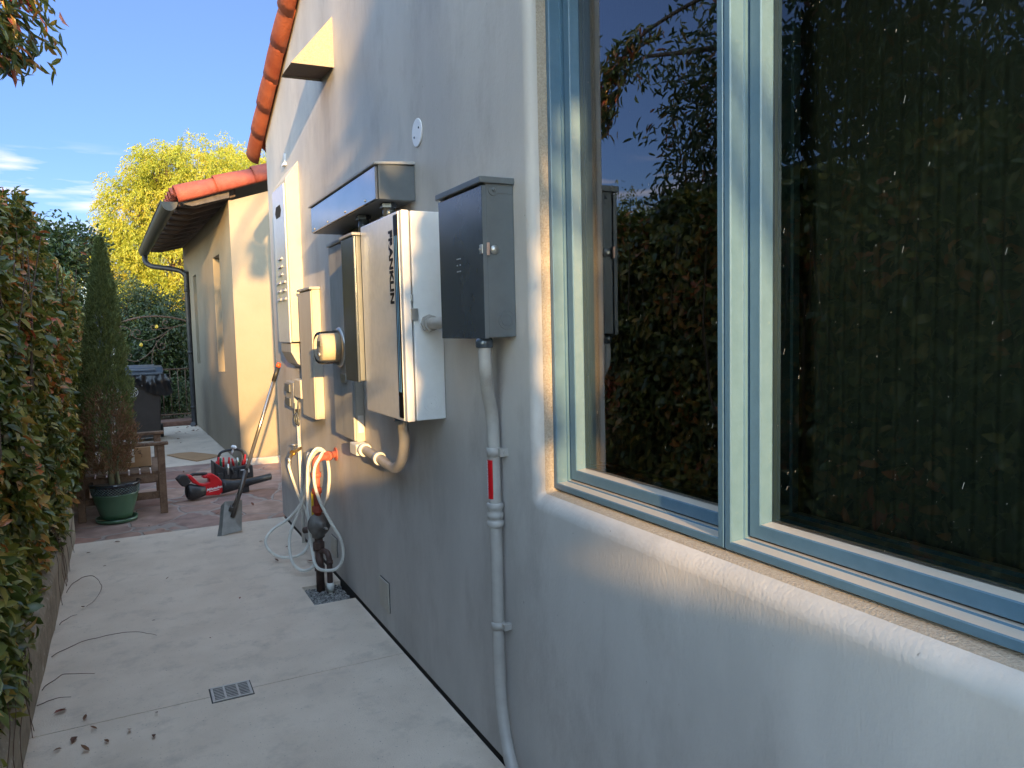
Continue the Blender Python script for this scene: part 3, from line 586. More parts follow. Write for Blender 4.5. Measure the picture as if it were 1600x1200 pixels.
# long wireway
t = thing('wireway', (W, 2.94, 2.014), 'long horizontal grey metal trough with glossy cover above the equipment', 'wireway')
MB().box((.935, 2.943, 2.016), (W-.001, 4.11, 2.155)).build('body', 'gray_mid', t, bevel=.003)
MB().box((.924, 2.955, 2.018), (.934, 4.10, 2.147)).build('cover', 'gray_gloss', t, bevel=.002)
MB().prism([(.914, 2.150), (.914, 2.160), (W, 2.172), (W, 2.160)], 1, 2.935, 4.118).build('lid', 'gray_flat', t, bevel=.002)
for y in (3.1, 3.42, 3.75, 4.03): MB().lathe([(.0055, 0), (.0055, .003), (.002, .004)], (.924, y, 2.032), (-1, 0, 0), 10).build('screw', 'steel', t)
for (y, z0) in ((2.97, 1.93), (3.33, 1.91)):
    MB().tube([(1.0, y+.06, z0), (1.0, y+.06, 2.02)], .026, 16).lathe([(.036, 0), (.036, .018)], (1.0, y+.06, 2.0-.005), (0, 0, 1), 6, False).lathe([(.036, 0), (.036, .018)], (1.0, y+.06, z0+.01), (0, 0, 1), 6, False).build('nipple', 'gray_dark', t)

# gateway cabinet
GY0, GY1, GX, GZ0, GZ1 = 2.68, 3.20, .927, 1.150, 1.937
t = thing('gateway_cabinet', (W, 2.94, GZ0), 'large brushed silver and white electrical cabinet with black light strip', 'electrical cabinet')
MB().box((.968, GY0+.003, GZ0+.002), (W-.001, GY1-.003, GZ1-.002)).build('body', 'white_paint', t, bevel=.004)
dr = MB().box((GX, GY0+.032, GZ0), (.962, GY1, GZ1)).build('door', 'alu', t, bevel=.006)
MB().box((GX+.004, GY0, GZ0), (.962, GY0+.0305, GZ1)).build('edge_trim', 'white_paint', t, bevel=.005)
MB().box((GX-.0015, GY0+.0335, GZ0+.012), (GX+.002, GY0+.078, GZ1-.012)).build('light_strip', 'black_gloss', dr, bevel=.0008)
for y in (GY0+.044, GY0+.061): MB().box((GX-.0019, y, GZ0+.11), (GX-.0010, y+.0055, GZ1-.09)).build('blue_light', 'blue_strip', dr)
# lettering runs down the door
text_mesh('lettering', 'FRANKLIN', .060, .0008, 'black_gloss', dr, basis((GX-.0006, 2.800, 1.735), (0, 0, -1), (0, -1, 0), (-1, 0, 0)), sx=1.0, bold=.0022)
mb = MB(); plate_ring(mb, (1.030, GY0+.003, 1.215), (0, -1, 0), .030); plate_ring(mb, (1.030, GY0+.003, 1.215), (0, -1, 0), .018); mb.lathe([(.003, 0), (.001, .002)], (1.03, GY0+.003, 1.215), (0, -1, 0), 10); mb.build('knockout', 'white_paint', t)
MB().box((.957, GY0-.010, 1.60), (.964, GY0+.001, 1.625)).build('lock_tab', 'steel', t, bevel=.0015)
MB().box((.955, GY0-.006, 1.53), (.985, GY0+.004, 1.575)).build('latch', 'steel', t, bevel=.0015)

# near disconnect box
BY0, BY1, BX, BZ0, BZ1 = 2.081, 2.431, .978, 1.463, 1.950
t = thing('disconnect_box', (W, 2.25, BZ0), 'dark grey metal disconnect box nearest the window, with latch and rain lip', 'electrical box')
MB().box((.993, BY0+.003, BZ0+.004), (W-.001, BY1-.003, BZ1-.012)).build('body', 'gray_mid', t, bevel=.003)
dr = MB().box((BX, BY0, BZ0), (.9915, BY1, BZ1-.026)).build('door', 'gray_dark', t, bevel=.0025)
MB().add([(BX, BY0-.0008, BZ0+.002), (.9915, BY0-.0008, BZ0+.002), (.9915, BY0-.0008, BZ1-.027), (BX, BY0-.0008, BZ1-.027)], [(0, 1, 2, 3)]).build('door_edge', 'gray_mid', dr)
MB().box((BX-.008, BY0-.006, BZ1-.020), (W-.001, BY1+.006, BZ1)).build('lid', 'gray_mid', t, bevel=.003)
mb = MB().lathe([(.017, 0), (.017, .0025)], (1.018, BY0+.003, BZ1-.038), (0, -1, 0), 18).lathe([(.006, 0), (.006, .006), (.003, .008)], (1.018, BY0+.003, BZ1-.038), (0, -1, 0), 12); mb.box((1.033, BY0+.0015, BZ1-.048), (1.085, BY0+.004, BZ1-.030)); mb.build('hinge_plate', 'gray_mid', t)
MB().lathe([(.014, 0), (.014, .003), (.006, .004), (.005, .009)], (1.018, BY0+.002, 1.733), (0, -1, 0), 18).build('lock_ear', 'steel', t)
MB().box((BX-.004, BY0-.002, 1.720), (BX, BY0+.018, 1.748)).lathe([(.004, 0), (.004, .004)], (BX-.004, BY0+.010, 1.734), (-1, 0, 0), 12).build('latch', 'steel', t, bevel=.002)
MB().box((.990, BY0-.007, 1.715), (.9985, BY0-.001, 1.753)).build('copper_tab', 'copper_tag', t, bevel=.001)
mb = MB(); plate_ring(mb, (1.055, BY0+.003, 1.520), (0, -1, 0), .027); plate_ring(mb, (1.055, BY0+.003, 1.520), (0, -1, 0), .016); mb.build('knockout', 'gray_mid', t)
for dz in (-.020, .0, .020):
    for dy in (-.012, 0, .012):
        if dz == 0 and dy == 0: continue
        MB().box((BX-.0016, 2.266+dy-.0035, 1.70+dz-.002), (BX, 2.266+dy+.0035, 1.70+dz+.002)).build('embossed_mark', 'steel', dr, bevel=.0005)
tag(MB().tube([(1.021, 2.41, 1.520), (1.021, 2.60, 1.518), (1.021, 2.682, 1.518)], .0215, 18).lathe([(.033, 0), (.034, .010), (.030, .022)], (1.021, 2.652, 1.518), (0, 1, 0), 8, False).lathe([(.029, 0), (.029, .012)], (1.021, 2.632, 1.518), (0, 1, 0), 20).build('conduit_nipple', 'pvc'), 'short horizontal conduit nipple joining silver cabinet to dark disconnect box', 'conduit')
# conduit under it
t = thing('conduit', (1.055, 2.2, 0), 'long grey painted conduit running from the disconnect box to the ground with red warning sticker', 'conduit')
cp = catmull([(1.0, 2.135, 1.455), (1.0, 2.135, 1.37), (1.02, 2.165, 1.30), (1.048, 2.198, 1.22), (1.055, 2.203, 1.13), (1.055, 2.203, .9), (1.055, 2.203, .6), (1.055, 2.203, .36), (1.052, 2.185, .24), (1.045, 2.14, .14), (1.035, 2.06, .05), (1.03, 2.0, -.02)], 8)
MB().tube(cp, .0215, 20).build('pipe', 'pvc', t)
MB().lathe([(.026, 0), (.028, .004), (.028, .02), (.024, .03)], (1.0, 2.135, 1.435), (0, 0, 1), 20).build('connector', 'gray_dark', t)
MB().lathe([(.0235, 0), (.0235, .030)], (1.055, 2.203, 1.078), (0, 0, 1), 20).box((1.06, 2.165, 1.080), (W, 2.185, 1.106)).lathe([(.005, 0), (.005, .006)], (1.075, 2.164, 1.093), (0, -1, 0), 10).build('strap', 'pvc', t)
MB().lathe([(.026, 0), (.029, .004), (.029, .016), (.025, .020), (.023, .026), (.027, .030), (.027, .044), (.023, .048), (.024, .058), (.028, .062), (.028, .076), (.024, .080)], (1.055, 2.203, .845), (0, 0, 1), 24).build('coupling', 'pvc', t)
MB().lathe([(.0235, 0), (.0235, .025)], (1.055, 2.203, .50), (0, 0, 1), 20).box((1.06, 2.165, .502), (W, 2.185, .522)).build('strap', 'pvc', t)
def wrap(name, mat, c, r, a0, a1, z0, z1, parent, n=10):
    mb = MB(); vs = []
    for i in range(n+1):
        a = R(a0+(a1-a0)*i/n)
        for z in (z0, z1): vs.append((c[0]+r*math.cos(a), c[1]+r*math.sin(a), z))
    mb.add(vs, [(2*i, 2*i+2, 2*i+3, 2*i+1) for i in range(n)], True); return mb.build(name, mat, parent)
st = wrap('warning_sticker', 'red_label', (1.055, 2.203), .0221, 140, 232, .940, 1.068, t)
tx = text_mesh('lettering', 'WARNING: PHOTOVOLTAIC POWER SOURCE', .0105, .0002, 'white', st, basis((1.055-.0226, 2.203+.004, 1.004), (0, 0, 1), (0, -1, 0), (-1, 0, 0)).copy(), sx=.56)

# dark narrow box left of the gateway
t = thing('switch_box', (W, 3.32, 1.275), 'dark narrow grey metal box between the meter panel and the silver cabinet', 'electrical box')
MB().box((.912, 3.225, 1.277), (W-.001, 3.423, 1.905)).build('body', 'gray_mid', t, bevel=.003)
MB().box((.90, 3.222, 1.272), (.911, 3.426, 1.903)).build('door', 'gray_dark', t, bevel=.003)
MB().box((.893, 3.215, 1.905), (W-.001, 3.432, 1.918)).build('lid', 'gray_flat', t, bevel=.003)

# meter panel
t = thing('meter_panel', (W, 4.0, .93), 'tall shallow grey meter panel with round glass electric meter', 'meter panel')
MB().box((1.042, 3.80, .925), (W-.001, 4.20, 1.97)).build('body', 'beige_dull', t, bevel=.003)
MB().box((1.032, 4.015, .93), (1.041, 4.198, 1.95)).build('cover', 'gray_flat', t, bevel=.002)
MB().box((1.029, 3.80, .93), (1.041, 4.012, 1.95)).build('cover', 'gray_flat', t, bevel=.002)
MB().box((1.022, 3.795, 1.955), (W-.001, 4.205, 1.972)).build('lid', 'gray_flat', t, bevel=.003)
MB().box((1.018, 3.90, 1.225), (1.031, 3.99, 1.27)).build('hasp', 'steel', t, bevel=.001)
MB().add([(1.05, 3.7985, .97), (1.08, 3.7985, .97), (1.08, 3.7985, 1.06), (1.05, 3.7985, 1.06)], [(0, 1, 2, 3)]).build('data_label', 'paper', t)
mt = MB().lathe([(.105, 0), (.108, .008), (.100, .016), (.092, .018)], (1.030, 4.0, 1.41), (-1, 0, 0), 36).build('meter_ring', 'steel', t)
MB().lathe([(.092, .016), (.088, .045), (.086, .110), (.082, .124), (.074, .130)], (1.030, 4.0, 1.41), (-1, 0, 0), 36, cap=False).build('glass_dome', 'clear', mt)
MB().lathe([(.078, .016), (.076, .108), (.066, .114), (.0001, .114)], (1.030, 4.0, 1.41), (-1, 0, 0), 30).build('register', 'beige_paint', mt)
MB().box((.912, 3.965, 1.418), (.9155, 4.035, 1.446)).build('display', 'gray_mid', mt)
MB().lathe([(.012, 0), (.012, .012)], (.916, 3.985, 1.375), (-1, 0, 0), 12).build('port', 'steel', mt)

# slim enclosure
t = thing('slim_enclosure', (W, 4.85, .95), 'slim beige enclosure with rain cap between the meter panel and water heater', 'electrical box')
MB().box((1.036, 4.675, .953), (W-.001, 5.03, 1.752)).build('body', 'beige_dull', t, bevel=.003)
MB().box((1.028, 4.677, .953), (1.0355, 5.03, 1.742)).build('cover', 'beige_dull', t, bevel=.002)
MB().box((1.020, 4.665, 1.753), (W-.001, 5.04, 1.769)).build('rain_cap', 'gray_flat', t, bevel=.003)

# water heater
t = thing('water_heater', (W, 5.36, 1.42), 'tall wall mounted tankless water heater with louvres in its grey front', 'water heater')
HX = .996
MB().add([(HX+.006, 5.15, 1.43), (W, 5.15, 1.43), (W, 5.15, 2.62), (HX+.006, 5.15, 2.50), (HX+.006, 5.585, 1.43), (W, 5.585, 1.43), (W, 5.585, 2.62), (HX+.006, 5.585, 2.50)],
         [(0, 1, 2, 3), (4, 7, 6, 5), (0, 3, 7, 4), (3, 2, 6, 7), (0, 4, 5, 1)]).build('body', 'beige_paint', t, bevel=.003)
fp = MB().box((HX-.006, 5.168, 1.425), (HX+.005, 5.580, 2.475)).build('front_panel', 'alu', t, bevel=.004)
MB().prism([(5.27, 2.315), (5.31, 2.355), (5.45, 2.355), (5.49, 2.315), (5.45, 2.275), (5.31, 2.275)], 0, HX-.0068, HX-.0055).build('exhaust_opening', 'void', fp)
for (ys_, zs) in (((5.375,), (1.99, 1.937, 1.883)), ((5.29, 5.46), (1.828, 1.772, 1.715))):
    for y in ys_:
        for z in zs: MB().prism([(HX-.006, z+.018), (HX-.018, z), (HX-.006, z)], 1, y-.06, y+.06).build('louvre', 'gray_flat', fp)
MB().prism([(1.0, 1.42), (1.0, 1.36), (1.04, 1.28), (W, 1.25), (W, 1.42)], 1, 5.20, 5.55).build('pipe_cover', 'gray_flat', t, bevel=.004)

# outlet boxes
t = thing('outlet_box', (W, 5.55, .93), 'grey weatherproof outlet box with two small covers under the water heater', 'outlet')
MB().box((1.045, 5.42, .95), (W-.001, 5.70, 1.14)).build('box', 'gray_flat', t, bevel=.006)
for z in (.965, 1.065): MB().box((1.030, 5.50, z), (1.044, 5.67, z+.06)).build('cover', 'gray_mid', t, bevel=.005)
t = thing('cable_box', (W, 5.2, 1.05), 'small beige plastic cable box left of the slim enclosure', 'junction box')
MB().prism([(5.09, 1.05), (5.31, 1.05), (5.29, 1.175), (5.10, 1.175)], 0, 1.028, W-.001).build('cover', 'beige_paint', t, bevel=.006)
cp = []
for i in range(60): a = i*.42; cp.append((1.035+.01*math.sin(a*.3), 5.30+.045*math.cos(a), .875+.033*math.sin(a)+.0006*i))
MB().tube([(1.05, 5.25, 1.06), (1.04, 5.24, .99), (1.04, 5.26, .93)]+cp, .0045, 8).tube([(1.04, 5.38, 1.0), (1.035, 5.36, .94), (1.04, 5.34, .90)], .0045, 8).build('coiled_cable', 'gray_mid', t)

# lower conduit loop
t = thing('conduit_elbow', (W, 3.5, .85), 'curved grey conduit looping from cabinet bottom into a white fitting on the meter panel', 'conduit')
MB().tube(catmull([(1.01, 2.975, 1.152), (1.015, 2.985, 1.09), (1.022, 2.998, 1.03), (1.032, 3.06, .945), (1.04, 3.17, .89), (1.04, 3.28, .885), (1.04, 3.42, .895), (1.04, 3.70, .905)], 8), .0235, 18).build('pipe', 'pvc', t)
MB().lathe([(.030, 0), (.032, .01), (.030, .035)], (1.04, 3.40, .894), (0, 1, .03), 20).build('coupling', 'pvc_white', t)
MB().lathe([(.030, 0), (.034, .006), (.034, .03), (.028, .035)], (1.04, 3.64, .902), (0, 1, .03), 20).build('coupling', 'pvc_white', t)
MB().box((1.008, 3.70, .868), (1.078, 3.82, .926)).lathe([(.030, 0), (.033, .006), (.030, .020)], (1.04, 3.685, .902), (0, 1, 0), 20).build('conduit_body', 'pvc_white', t, bevel=.006)
MB().lathe([(.036, 0), (.036, .03)], (1.01, 2.975, 1.122), (0, 0, 1), 18).build('connector', 'gray_dark', t)

# plates
t = thing('round_cover_plate', (W, 2.895, 2.276), 'round white cover plate with two screws high on the wall', 'cover plate')
MB().lathe([(.055, 0), (.055, .003), (.053, .0045)], (W-.001, 2.895, 2.276), (-1, 0, 0), 40).build('plate', 'white_plate', t)
for dy, dz in ((.026, -.014), (-.026, .014)): MB().lathe([(.005, 0), (.004, .003)], (W-.005, 2.895+dy, 2.276+dz), (-1, 0, 0), 10).build('screw', 'gray_dark', t)
for (y0, y1, z0, z1, lb) in ((3.485, 3.625, .118, .262, 'flat painted blank plate low on the wall right of the gravel pit'), (4.50, 4.63, .125, .235, 'flat painted blank plate low on the wall behind the gas riser')):
    t = thing('blank_plate', (W, (y0+y1)/2, z0), lb, 'cover plate'); t['group'] = 'blank plates low on the wall'
    MB().box((W-.0025, y0-.004, z0-.004), (W-.0005, y1+.004, z1+.004)).build('gasket_gap', 'gray_dark', t)  # dark backing wider than the plate draws the gap line around it
    MB().box((W-.010, y0, z0), (W-.0026, y1, z1)).build('plate', 'beige_dull', t, bevel=.002)
    MB().lathe([(.005, 0), (.004, .0015)], (W-.010, y0+.02, (z0+z1)/2), (-1, 0, 0), 8).build('screw', 'gray_flat', t)

# water pipe with hose bib
t = thing('water_pipe', (1.055, 5.36, 0), 'thin vertical white water pipe with brass hose tap on the wall', 'pipe')
MB().tube([(1.062, 5.38, -.02), (1.062, 5.38, .88)], .0125, 12).build('pipe', 'pvc_white', t)
MB().tube([(1.062, 5.36, .68), (1.00, 5.25, .675), (.96, 5.18, .66), (.945, 5.15, .625)], .013, 12).lathe([(.02, -.01), (.02, .012)], (.985, 5.22, .675), (-.6, -.8, 0), 8, False).build('tap', 'brass', t)
MB().lathe([(.005, 0), (.005, .035), (.024, .036), (.024, .044), (.004, .046)], (1.0, 5.25, .685), (0, 0, 1), 10).build('tap_handle', 'steel', t)

# gas riser
t = thing('gas_riser', (.95, 4.38, 0), 'dark gas riser with round regulator and red elbow pipes rising from the gravel', 'gas pipe')
MB().tube([(.95, 4.38, -.04), (.95, 4.38, .30)], .024, 16).lathe([(.030, 0), (.030, .03)], (.95, 4.38, .10), (0, 0, 1), 8, False).lathe([(.033, 0), (.033, .04)], (.95, 4.38, .23), (0, 0, 1), 8, False).build('lower_pipe', 'dark_pipe', t)
MB().lathe([(.020, -.055), (.045, -.045), (.066, -.012), (.070, 0), (.070, .012), (.050, .030), (.026, .040), (.018, .060), (.012, .062)], (.955, 4.38, .375), (.25, -1, .05), 30).lathe([(.036, 0), (.036, .10)], (.95, 4.38, .30), (0, 0, 1), 14).lathe([(.03, 0), (.036, .02), (.03, .03)], (.95, 4.38, .295), (0, 0, 1), 6, False).build('regulator', 'regulator', t)
MB().lathe([(.020, 0), (.018, .05), (.012, .055)], (.925, 4.43, .34), (-1, .5, -.2), 14).build('vent_cap', 'dark_pipe', t)
MB().lathe([(.007, 0), (.007, .03)], (.972, 4.31, .365), (.25, -1, .05), 8).build('bolt', 'steel', t)
MB().tube([(.95, 4.375, .43), (.95, 4.37, .60)], .021, 16).lathe([(.031, 0), (.031, .035)], (.95, 4.375, .45), (0, 0, 1), 8, False).lathe([(.029, 0), (.029, .03)], (.95, 4.372, .56), (0, 0, 1), 16).build('mid_pipe', 'rust_red', t)
MB().tube(catmull([(.95, 4.37, .60), (.95, 4.37, .70), (.953, 4.37, .745), (.975, 4.37, .765), (1.02, 4.39, .768), (W, 4.44, .768)], 6), .021, 16).lathe([(.028, 0), (.028, .025)], (1.02, 4.385, .768), (.8, .6, 0), 14).lathe([(.029, 0), (.029, .028)], (.95, 4.37, .655), (0, 0, 1), 16).lathe([(.04, 0), (.04, .006)], (W-.007, 4.435, .768), (1, 0, 0), 20).build('top_pipe', 'coral', t)
MB().tube(catmull([(.955, 4.36, .215), (.968, 4.335, .225), (.982, 4.31, .215), (.988, 4.30, .17), (.988, 4.30, .02)], 6), .0165, 14).lathe([(.021, 0), (.021, .02)], (.988, 4.30, .155), (0, 0, 1), 12).build('side_pipe', 'dark_pipe', t)
MB().lathe([(.022, 0), (.022, .05)], (.988, 4.30, -.005), (0, 0, 1), 16).lathe([(.013, 0), (.013, .04)], (.988, 4.30, -.035), (0, 0, 1), 12).build('white_cap', 'pvc_white', t)
MB().prism([(.925, .41), (.958, .42), (.962, .50), (.95, .575), (.928, .56)], 1, 4.425, 4.427).build('yellow_tag', 'yellow', t)
# hose
H1 = [(.945, 5.15, .62), (.937, 5.1, .584), (.99, 5.1, .387), (1.033, 5.1, .283), (1.035, 5.0, .175), (1.0, 4.97, .079), (.935, 4.96, .035), (.83, 4.98, .04), (.765, 5.0, .09), (.75, 5.03, .15), (.804, 5.06, .208), (.909, 5.05, .271), (.985, 5.0, .38), (1.0, 4.93, .50), (1.005, 4.85, .66), (1.0, 4.80, .725)]
H2 = [(.995, 4.76, .73), (.985, 4.75, .70), (.978, 4.75, .494), (1.0, 4.72, .26), (1.01, 4.68, .146), (.98, 4.66, .055), (.915, 4.64, .03), (.86, 4.66, .065), (.841, 4.70, .137), (.855, 4.74, .245), (.90, 4.72, .366), (.95, 4.68, .50), (.958, 4.55, .66), (.955, 4.45, .765)]
H3 = [(.975, 4.39, .805), (.990, 4.36, .80), (.97, 4.33, .78), (.93, 4.31, .72), (.925, 4.30, .624), (.95, 4.28, .518), (1.0, 4.26, .40), (1.045, 4.24, .305), (1.055, 4.24, .21), (1.03, 4.25, .145), (.98, 4.27, .125), (.925, 4.33, .135), (.915, 4.40, .21), (.905, 4.42, .42), (.915, 4.44, .65), (.93, 4.44, .75), (.975, 4.44, .81), (1.02, 4.42, .78), (1.035, 4.41, .66), (1.02, 4.42, .52), (.985, 4.46, .43)]
t = thing('garden_hose', (.95, 4.7, 0), 'coiled white garden hose hanging in loops from the hose tap and gas pipe', 'hose')
MB().tube(catmull(H1+H2+H3, 8), .0094, 12).build('hose', 'hose', t)
MB().lathe([(.013, -.02), (.015, 0), (.013, .025)], (.946, 5.15, .635), (0, 0, -1), 12).build('hose_coupling', 'steel', t)
mb = MB(); mb.lathe([(.014, 0), (.014, .03)], (.915, 4.43, .315), (0.2, .1, 1), 12); mb.build('hose_nozzle', 'black', t)

# drain grate
t = thing('drain_grate', (.32, 3.272, 0), 'small rectangular slotted metal drain grate set in the concrete joint', 'drain')
fr = MB(); a0, a1, b0, b1 = .243, .400, 3.208, 3.340
MB().box((a0+.004, b0+.004, .0006), (a1-.004, b1-.004, .0022)).build('opening', 'void', t)
MB().box((a0-.005, b0-.005, .0004), (a1+.005, b1+.005, .0009)).build('seam', 'foundation', t)
fr.box((a0, b0, .001), (a1, b0+.010, .006)).box((a0, b1-.010, .001), (a1, b1, .006)).box((a0, b0+.01, .001), (a0+.010, b1-.01, .006)).box((a1-.010, b0+.01, .001), (a1, b1-.01, .006))
for i in (1, 2): x = a0+(a1-a0)*i/3; fr.box((x-.004, b0+.01, .001), (x+.004, b1-.01, .0055))
for i in range(1, 8): y = b0+.008+(b1-b0-.016)*i/8; fr.box((a0+.01, y-.0026, .0028), (a1-.01, y+.0026, .005))
fr.build('grille', 'grate', t, bevel=.0008)

# ================================================================== LOOSE OBJECTS
# scraper leaning on the wall
t = thing('floor_scraper', (.64, 5.96, 0), 'long handled metal scraper leaning on the house corner, orange tip on its pole', 'scraper')
tl, tr_, br, bl = Vector((.612, 5.985, .235)), Vector((.742, 6.02, .225)), Vector((.712, 5.90, .018)), Vector((.566, 5.875, .004))
nv = (tr_-tl).cross(bl-tl).normalized()*-.004
mb = MB(); f = [tl, tr_, br, bl]; mb.add([tuple(p) for p in f]+[tuple(p-nv*1.5) for p in f], [(0, 1, 2, 3), (7, 6, 5, 4), (0, 4, 5, 1), (1, 5, 6, 2), (2, 6, 7, 3), (3, 7, 4, 0)])
blade = mb.build('blade', 'scraper', t, bevel=.001)
e1 = [tl, bl, Vector((.538, 5.895, .0)), Vector((.556, 5.93, .06)), Vector((.585, 6.01, .20))]
mb = MB(); mb.add([tuple(p) for p in e1]+[tuple(p+Vector((.002, .004, 0))) for p in e1], [(0, 1, 2, 3, 4), (9, 8, 7, 6, 5), (0, 5, 6, 1), (1, 6, 7, 2), (2, 7, 8, 3), (3, 8, 9, 4), (4, 9, 5, 0)]); mb.build('side_flange', 'scraper', t)
p0, p1 = Vector((.655, 5.955, .12)), Vector((1.052, 5.955, 1.262)); d = (p1-p0)
MB().tube([p0-Vector((0, .02, 0)), p0+d*.30], .0165, 14).build('lower_pole', 'pole_dark', t)
MB().tube([p0+d*.28, p0+d*.885], .0135, 14).build('pole', 'pole', t)
MB().tube([p0+d*.88, p0+d*.975], .0165, 14).build('grip', 'black', t)
MB().tube([p0+d*.972, p0+d*.985, p0+d*1.0], [.017, .018, .014], 14).build('end_cap', 'orange', t)
MB().tube([(.66, 5.94, .20), (.685, 5.93, .25), (.695, 5.935, .29)], .007, 8).lathe([(.024, 0), (.022, .05)], (.653, 5.955, .16), d, 12).build('clamp', 'pole_dark', t)

# leaf blower
t = thing('leaf_blower', (.42, 7.30, 0), 'red and black cordless leaf blower lying on the flagstones', 'leaf blower', rz=math.atan2(.16, .76))
LB = dict(world=False)
def sec(mb, stations, n=20, cap=True):
    # stations: (x, zc, yc, ry, rz, power)
    vs = []
    for (x, zc, yc, ry, rz_, pw) in stations:
        for j in range(n):
            a = 2*math.pi*j/n; c_, s_ = math.cos(a), math.sin(a)
            vs.append((x, yc+ry*math.copysign(abs(c_)**pw, c_), zc+rz_*math.copysign(abs(s_)**pw, s_)))
    k = len(stations); mb.add(vs, [(i*n+j, i*n+(j+1) % n, (i+1)*n+(j+1) % n, (i+1)*n+j) for i in range(k-1) for j in range(n)], True)
    if cap:
        o = len(mb.v)-k*n; mb.f += [tuple(o+j for j in range(n-1, -1, -1)), tuple(o+(k-1)*n+j for j in range(n))]; mb.sm += [False, False]
    return mb
sec(MB(), [(.012, .085, 0, .055, .058, 1), (.02, .085, 0, .068, .072, 1), (.05, .078, 0, .070, .075, .9), (.10, .072, 0, .062, .062, .9), (.165, .078, 0, .052, .050, .8)]).build('intake', 'black', t, **LB)
sec(MB(), [(.009, .085, 0, .05, .052, 1), (.011, .085, 0, .05, .052, 1)]).build('intake_grille', 'void', t, **LB)
body = MB()
body.prism([(.065, .158), (.13, .120), (.165, .030), (.285, .018), (.325, .045), (.335, .115), (.285, .185), (.235, .225), (.185, .220), (.150, .212), (.155, .190), (.20, .185), (.205, .150), (.16, .140), (.12, .150), (.045, .240), (.015, .238), (.02, .222)], 1, -.036, .036)
body.build('body', 'red', t, bevel=.010, seg=3, **LB)
MB().tube(catmull([(.035, 0, .215), (.07, 0, .235), (.11, 0, .232), (.16, 0, .228), (.195, 0, .222)], 5), [.014]*21, 12).build('handle', 'black', t, bevel=0, **LB)
MB().prism([(-.075, .215), (-.035, .245), (.015, .240), (.045, .175), (.0, .135), (-.03, .145)], 1, -.038, .038).build('battery', 'black', t, bevel=.008, **LB)
sec(MB(), [(.315, .085, 0, .050, .066, .8), (.36, .085, 0, .052, .062, .9), (.42, .083, 0, .045, .052, 1), (.47, .083, 0, .040, .045, 1), (.53, .088, 0, .036, .040, 1), (.62, .096, 0, .032, .034, 1), (.785, .112, 0, .029, .031, 1)]).build('tube', 'black', t, **LB)
sec(MB(), [(.7855, .112, 0, .026, .028, 1), (.787, .112, 0, .026, .028, 1)]).build('nozzle_opening', 'void', t, **LB)
MB().box((.50, -.02, .002), (.57, .02, .06)).build('foot', 'black', t, bevel=.006, **LB)
text_mesh('lettering', 'Milwaukee', .034, .0006, 'white', t, basis((.245, -.0375, .088), (math.cos(.12), 0, math.sin(.12)), (-math.sin(.12), 0, math.cos(.12)), (0, -1, 0)), world=False, shear=.3, bold=.0008)
MB().prism([(.19, .058), (.285, .068), (.288, .073), (.20, .064)], 1, -.0376, -.0366).build('underline', 'white', t, **LB)

# tool bag
t = thing('tool_bag', (.93, 8.22, 0), 'open black tool bag full of red and green hand tools near the wing corner', 'tool bag', rz=.06)
MB().prism([(-.19, 0), (.19, 0), (.185, .13), (.10, .135), (-.10, .13), (-.19, .20)], 1, -.11, .11).build('bag', 'black', t, bevel=.012, **LB)
MB().tube(catmull([(-.13, 0, .14), (-.125, 0, .24), (-.08, 0, .285), (.04, 0, .295), (.10, 0, .275), (.125, 0, .22), (.13, 0, .13)], 6), .013, 10).build('handle', 'black', t, **LB)
for i in range(5): MB().box((-.165+i*.068, -.122, .012), (-.115+i*.068, -.109, .085+.02*(i % 2))).build('pocket', 'black', t, bevel=.004, **LB)
cols = ['red', 'red', 'green_tool', 'red', 'steel', 'red', 'black', 'red', 'steel', 'green_tool', 'red', 'red', 'white_plate', 'red']
for i, cc in enumerate(cols):
    x = -.165+.33*i/13; y = random.choice((-.118, -.07, -.03)); z0 = .06 if y < -.1 else .12; h = random.uniform(.07, .12); dx = random.uniform(-.02, .02)
    MB().tube([(x, y, z0), (x+dx*.5, y, z0+h*.5), (x+dx, y-.005, z0+h)], [.009, .012, .009], 10).build('hand_tool', cc, t, **LB)
MB().box((.06, -.1225, .088), (.125, -.1205, .098)).build('badge', 'white', t, **LB)
mb = MB().tube([(.0, 0, .25), (.02, -.01, .31)], .012, 8).lathe([(.025, 0), (.03, .02), (.02, .035)], (.02, -.01, .305), (.3, 0, 1), 12); mb.build('spray_top', 'white_plate', t, **LB)

# flattened cardboard
t = MB().prism([(.40, 10.21), (.52, 9.86), (.69, 9.49), (.84, 9.60), (.985, 9.765), (.84, 10.02), (.69, 10.26), (.55, 10.28)], 2, .006, .013).build('cardboard_sheet', 'card'); tag(t, 'flattened piece of brown cardboard lying on the rear concrete', 'cardboard')

# armchair bench
t = thing('garden_chair', (0, 7.32, 0), 'weathered brown wooden garden armchair beside the potted cypress', 'chair')
ya, yb = 6.92, 7.70
for y in (ya, yb):
    MB().box((.200, y, 0), (.258, y+.055, .575)).build('leg', 'wood', t, bevel=.004)
    MB().box((-.40, y, 0), (-.345, y+.055, .60)).build('leg', 'wood', t, bevel=.004)
    MB().box((-.42, y-.012, .577), (.288, y+.068, .603)).build('arm', 'wood', t, bevel=.006)
    MB().box((-.344, y+.012, .128), (.199, y+.042, .188)).build('stretcher', 'wood', t, bevel=.003)
    MB().box((-.344, y+.010, .272), (.199, y+.040, .345)).build('seat_rail', 'wood', t, bevel=.003)
MB().box((.215, ya+.056, .272), (.240, yb-.001, .345)).build('seat_rail', 'wood', t, bevel=.003)
mb = MB()
for i in range(7): mb.box((-.34+i*.082, ya+.004, .347), (-.27+i*.082, yb+.05, .365))
mb.build('seat', 'wood', t, bevel=.003)
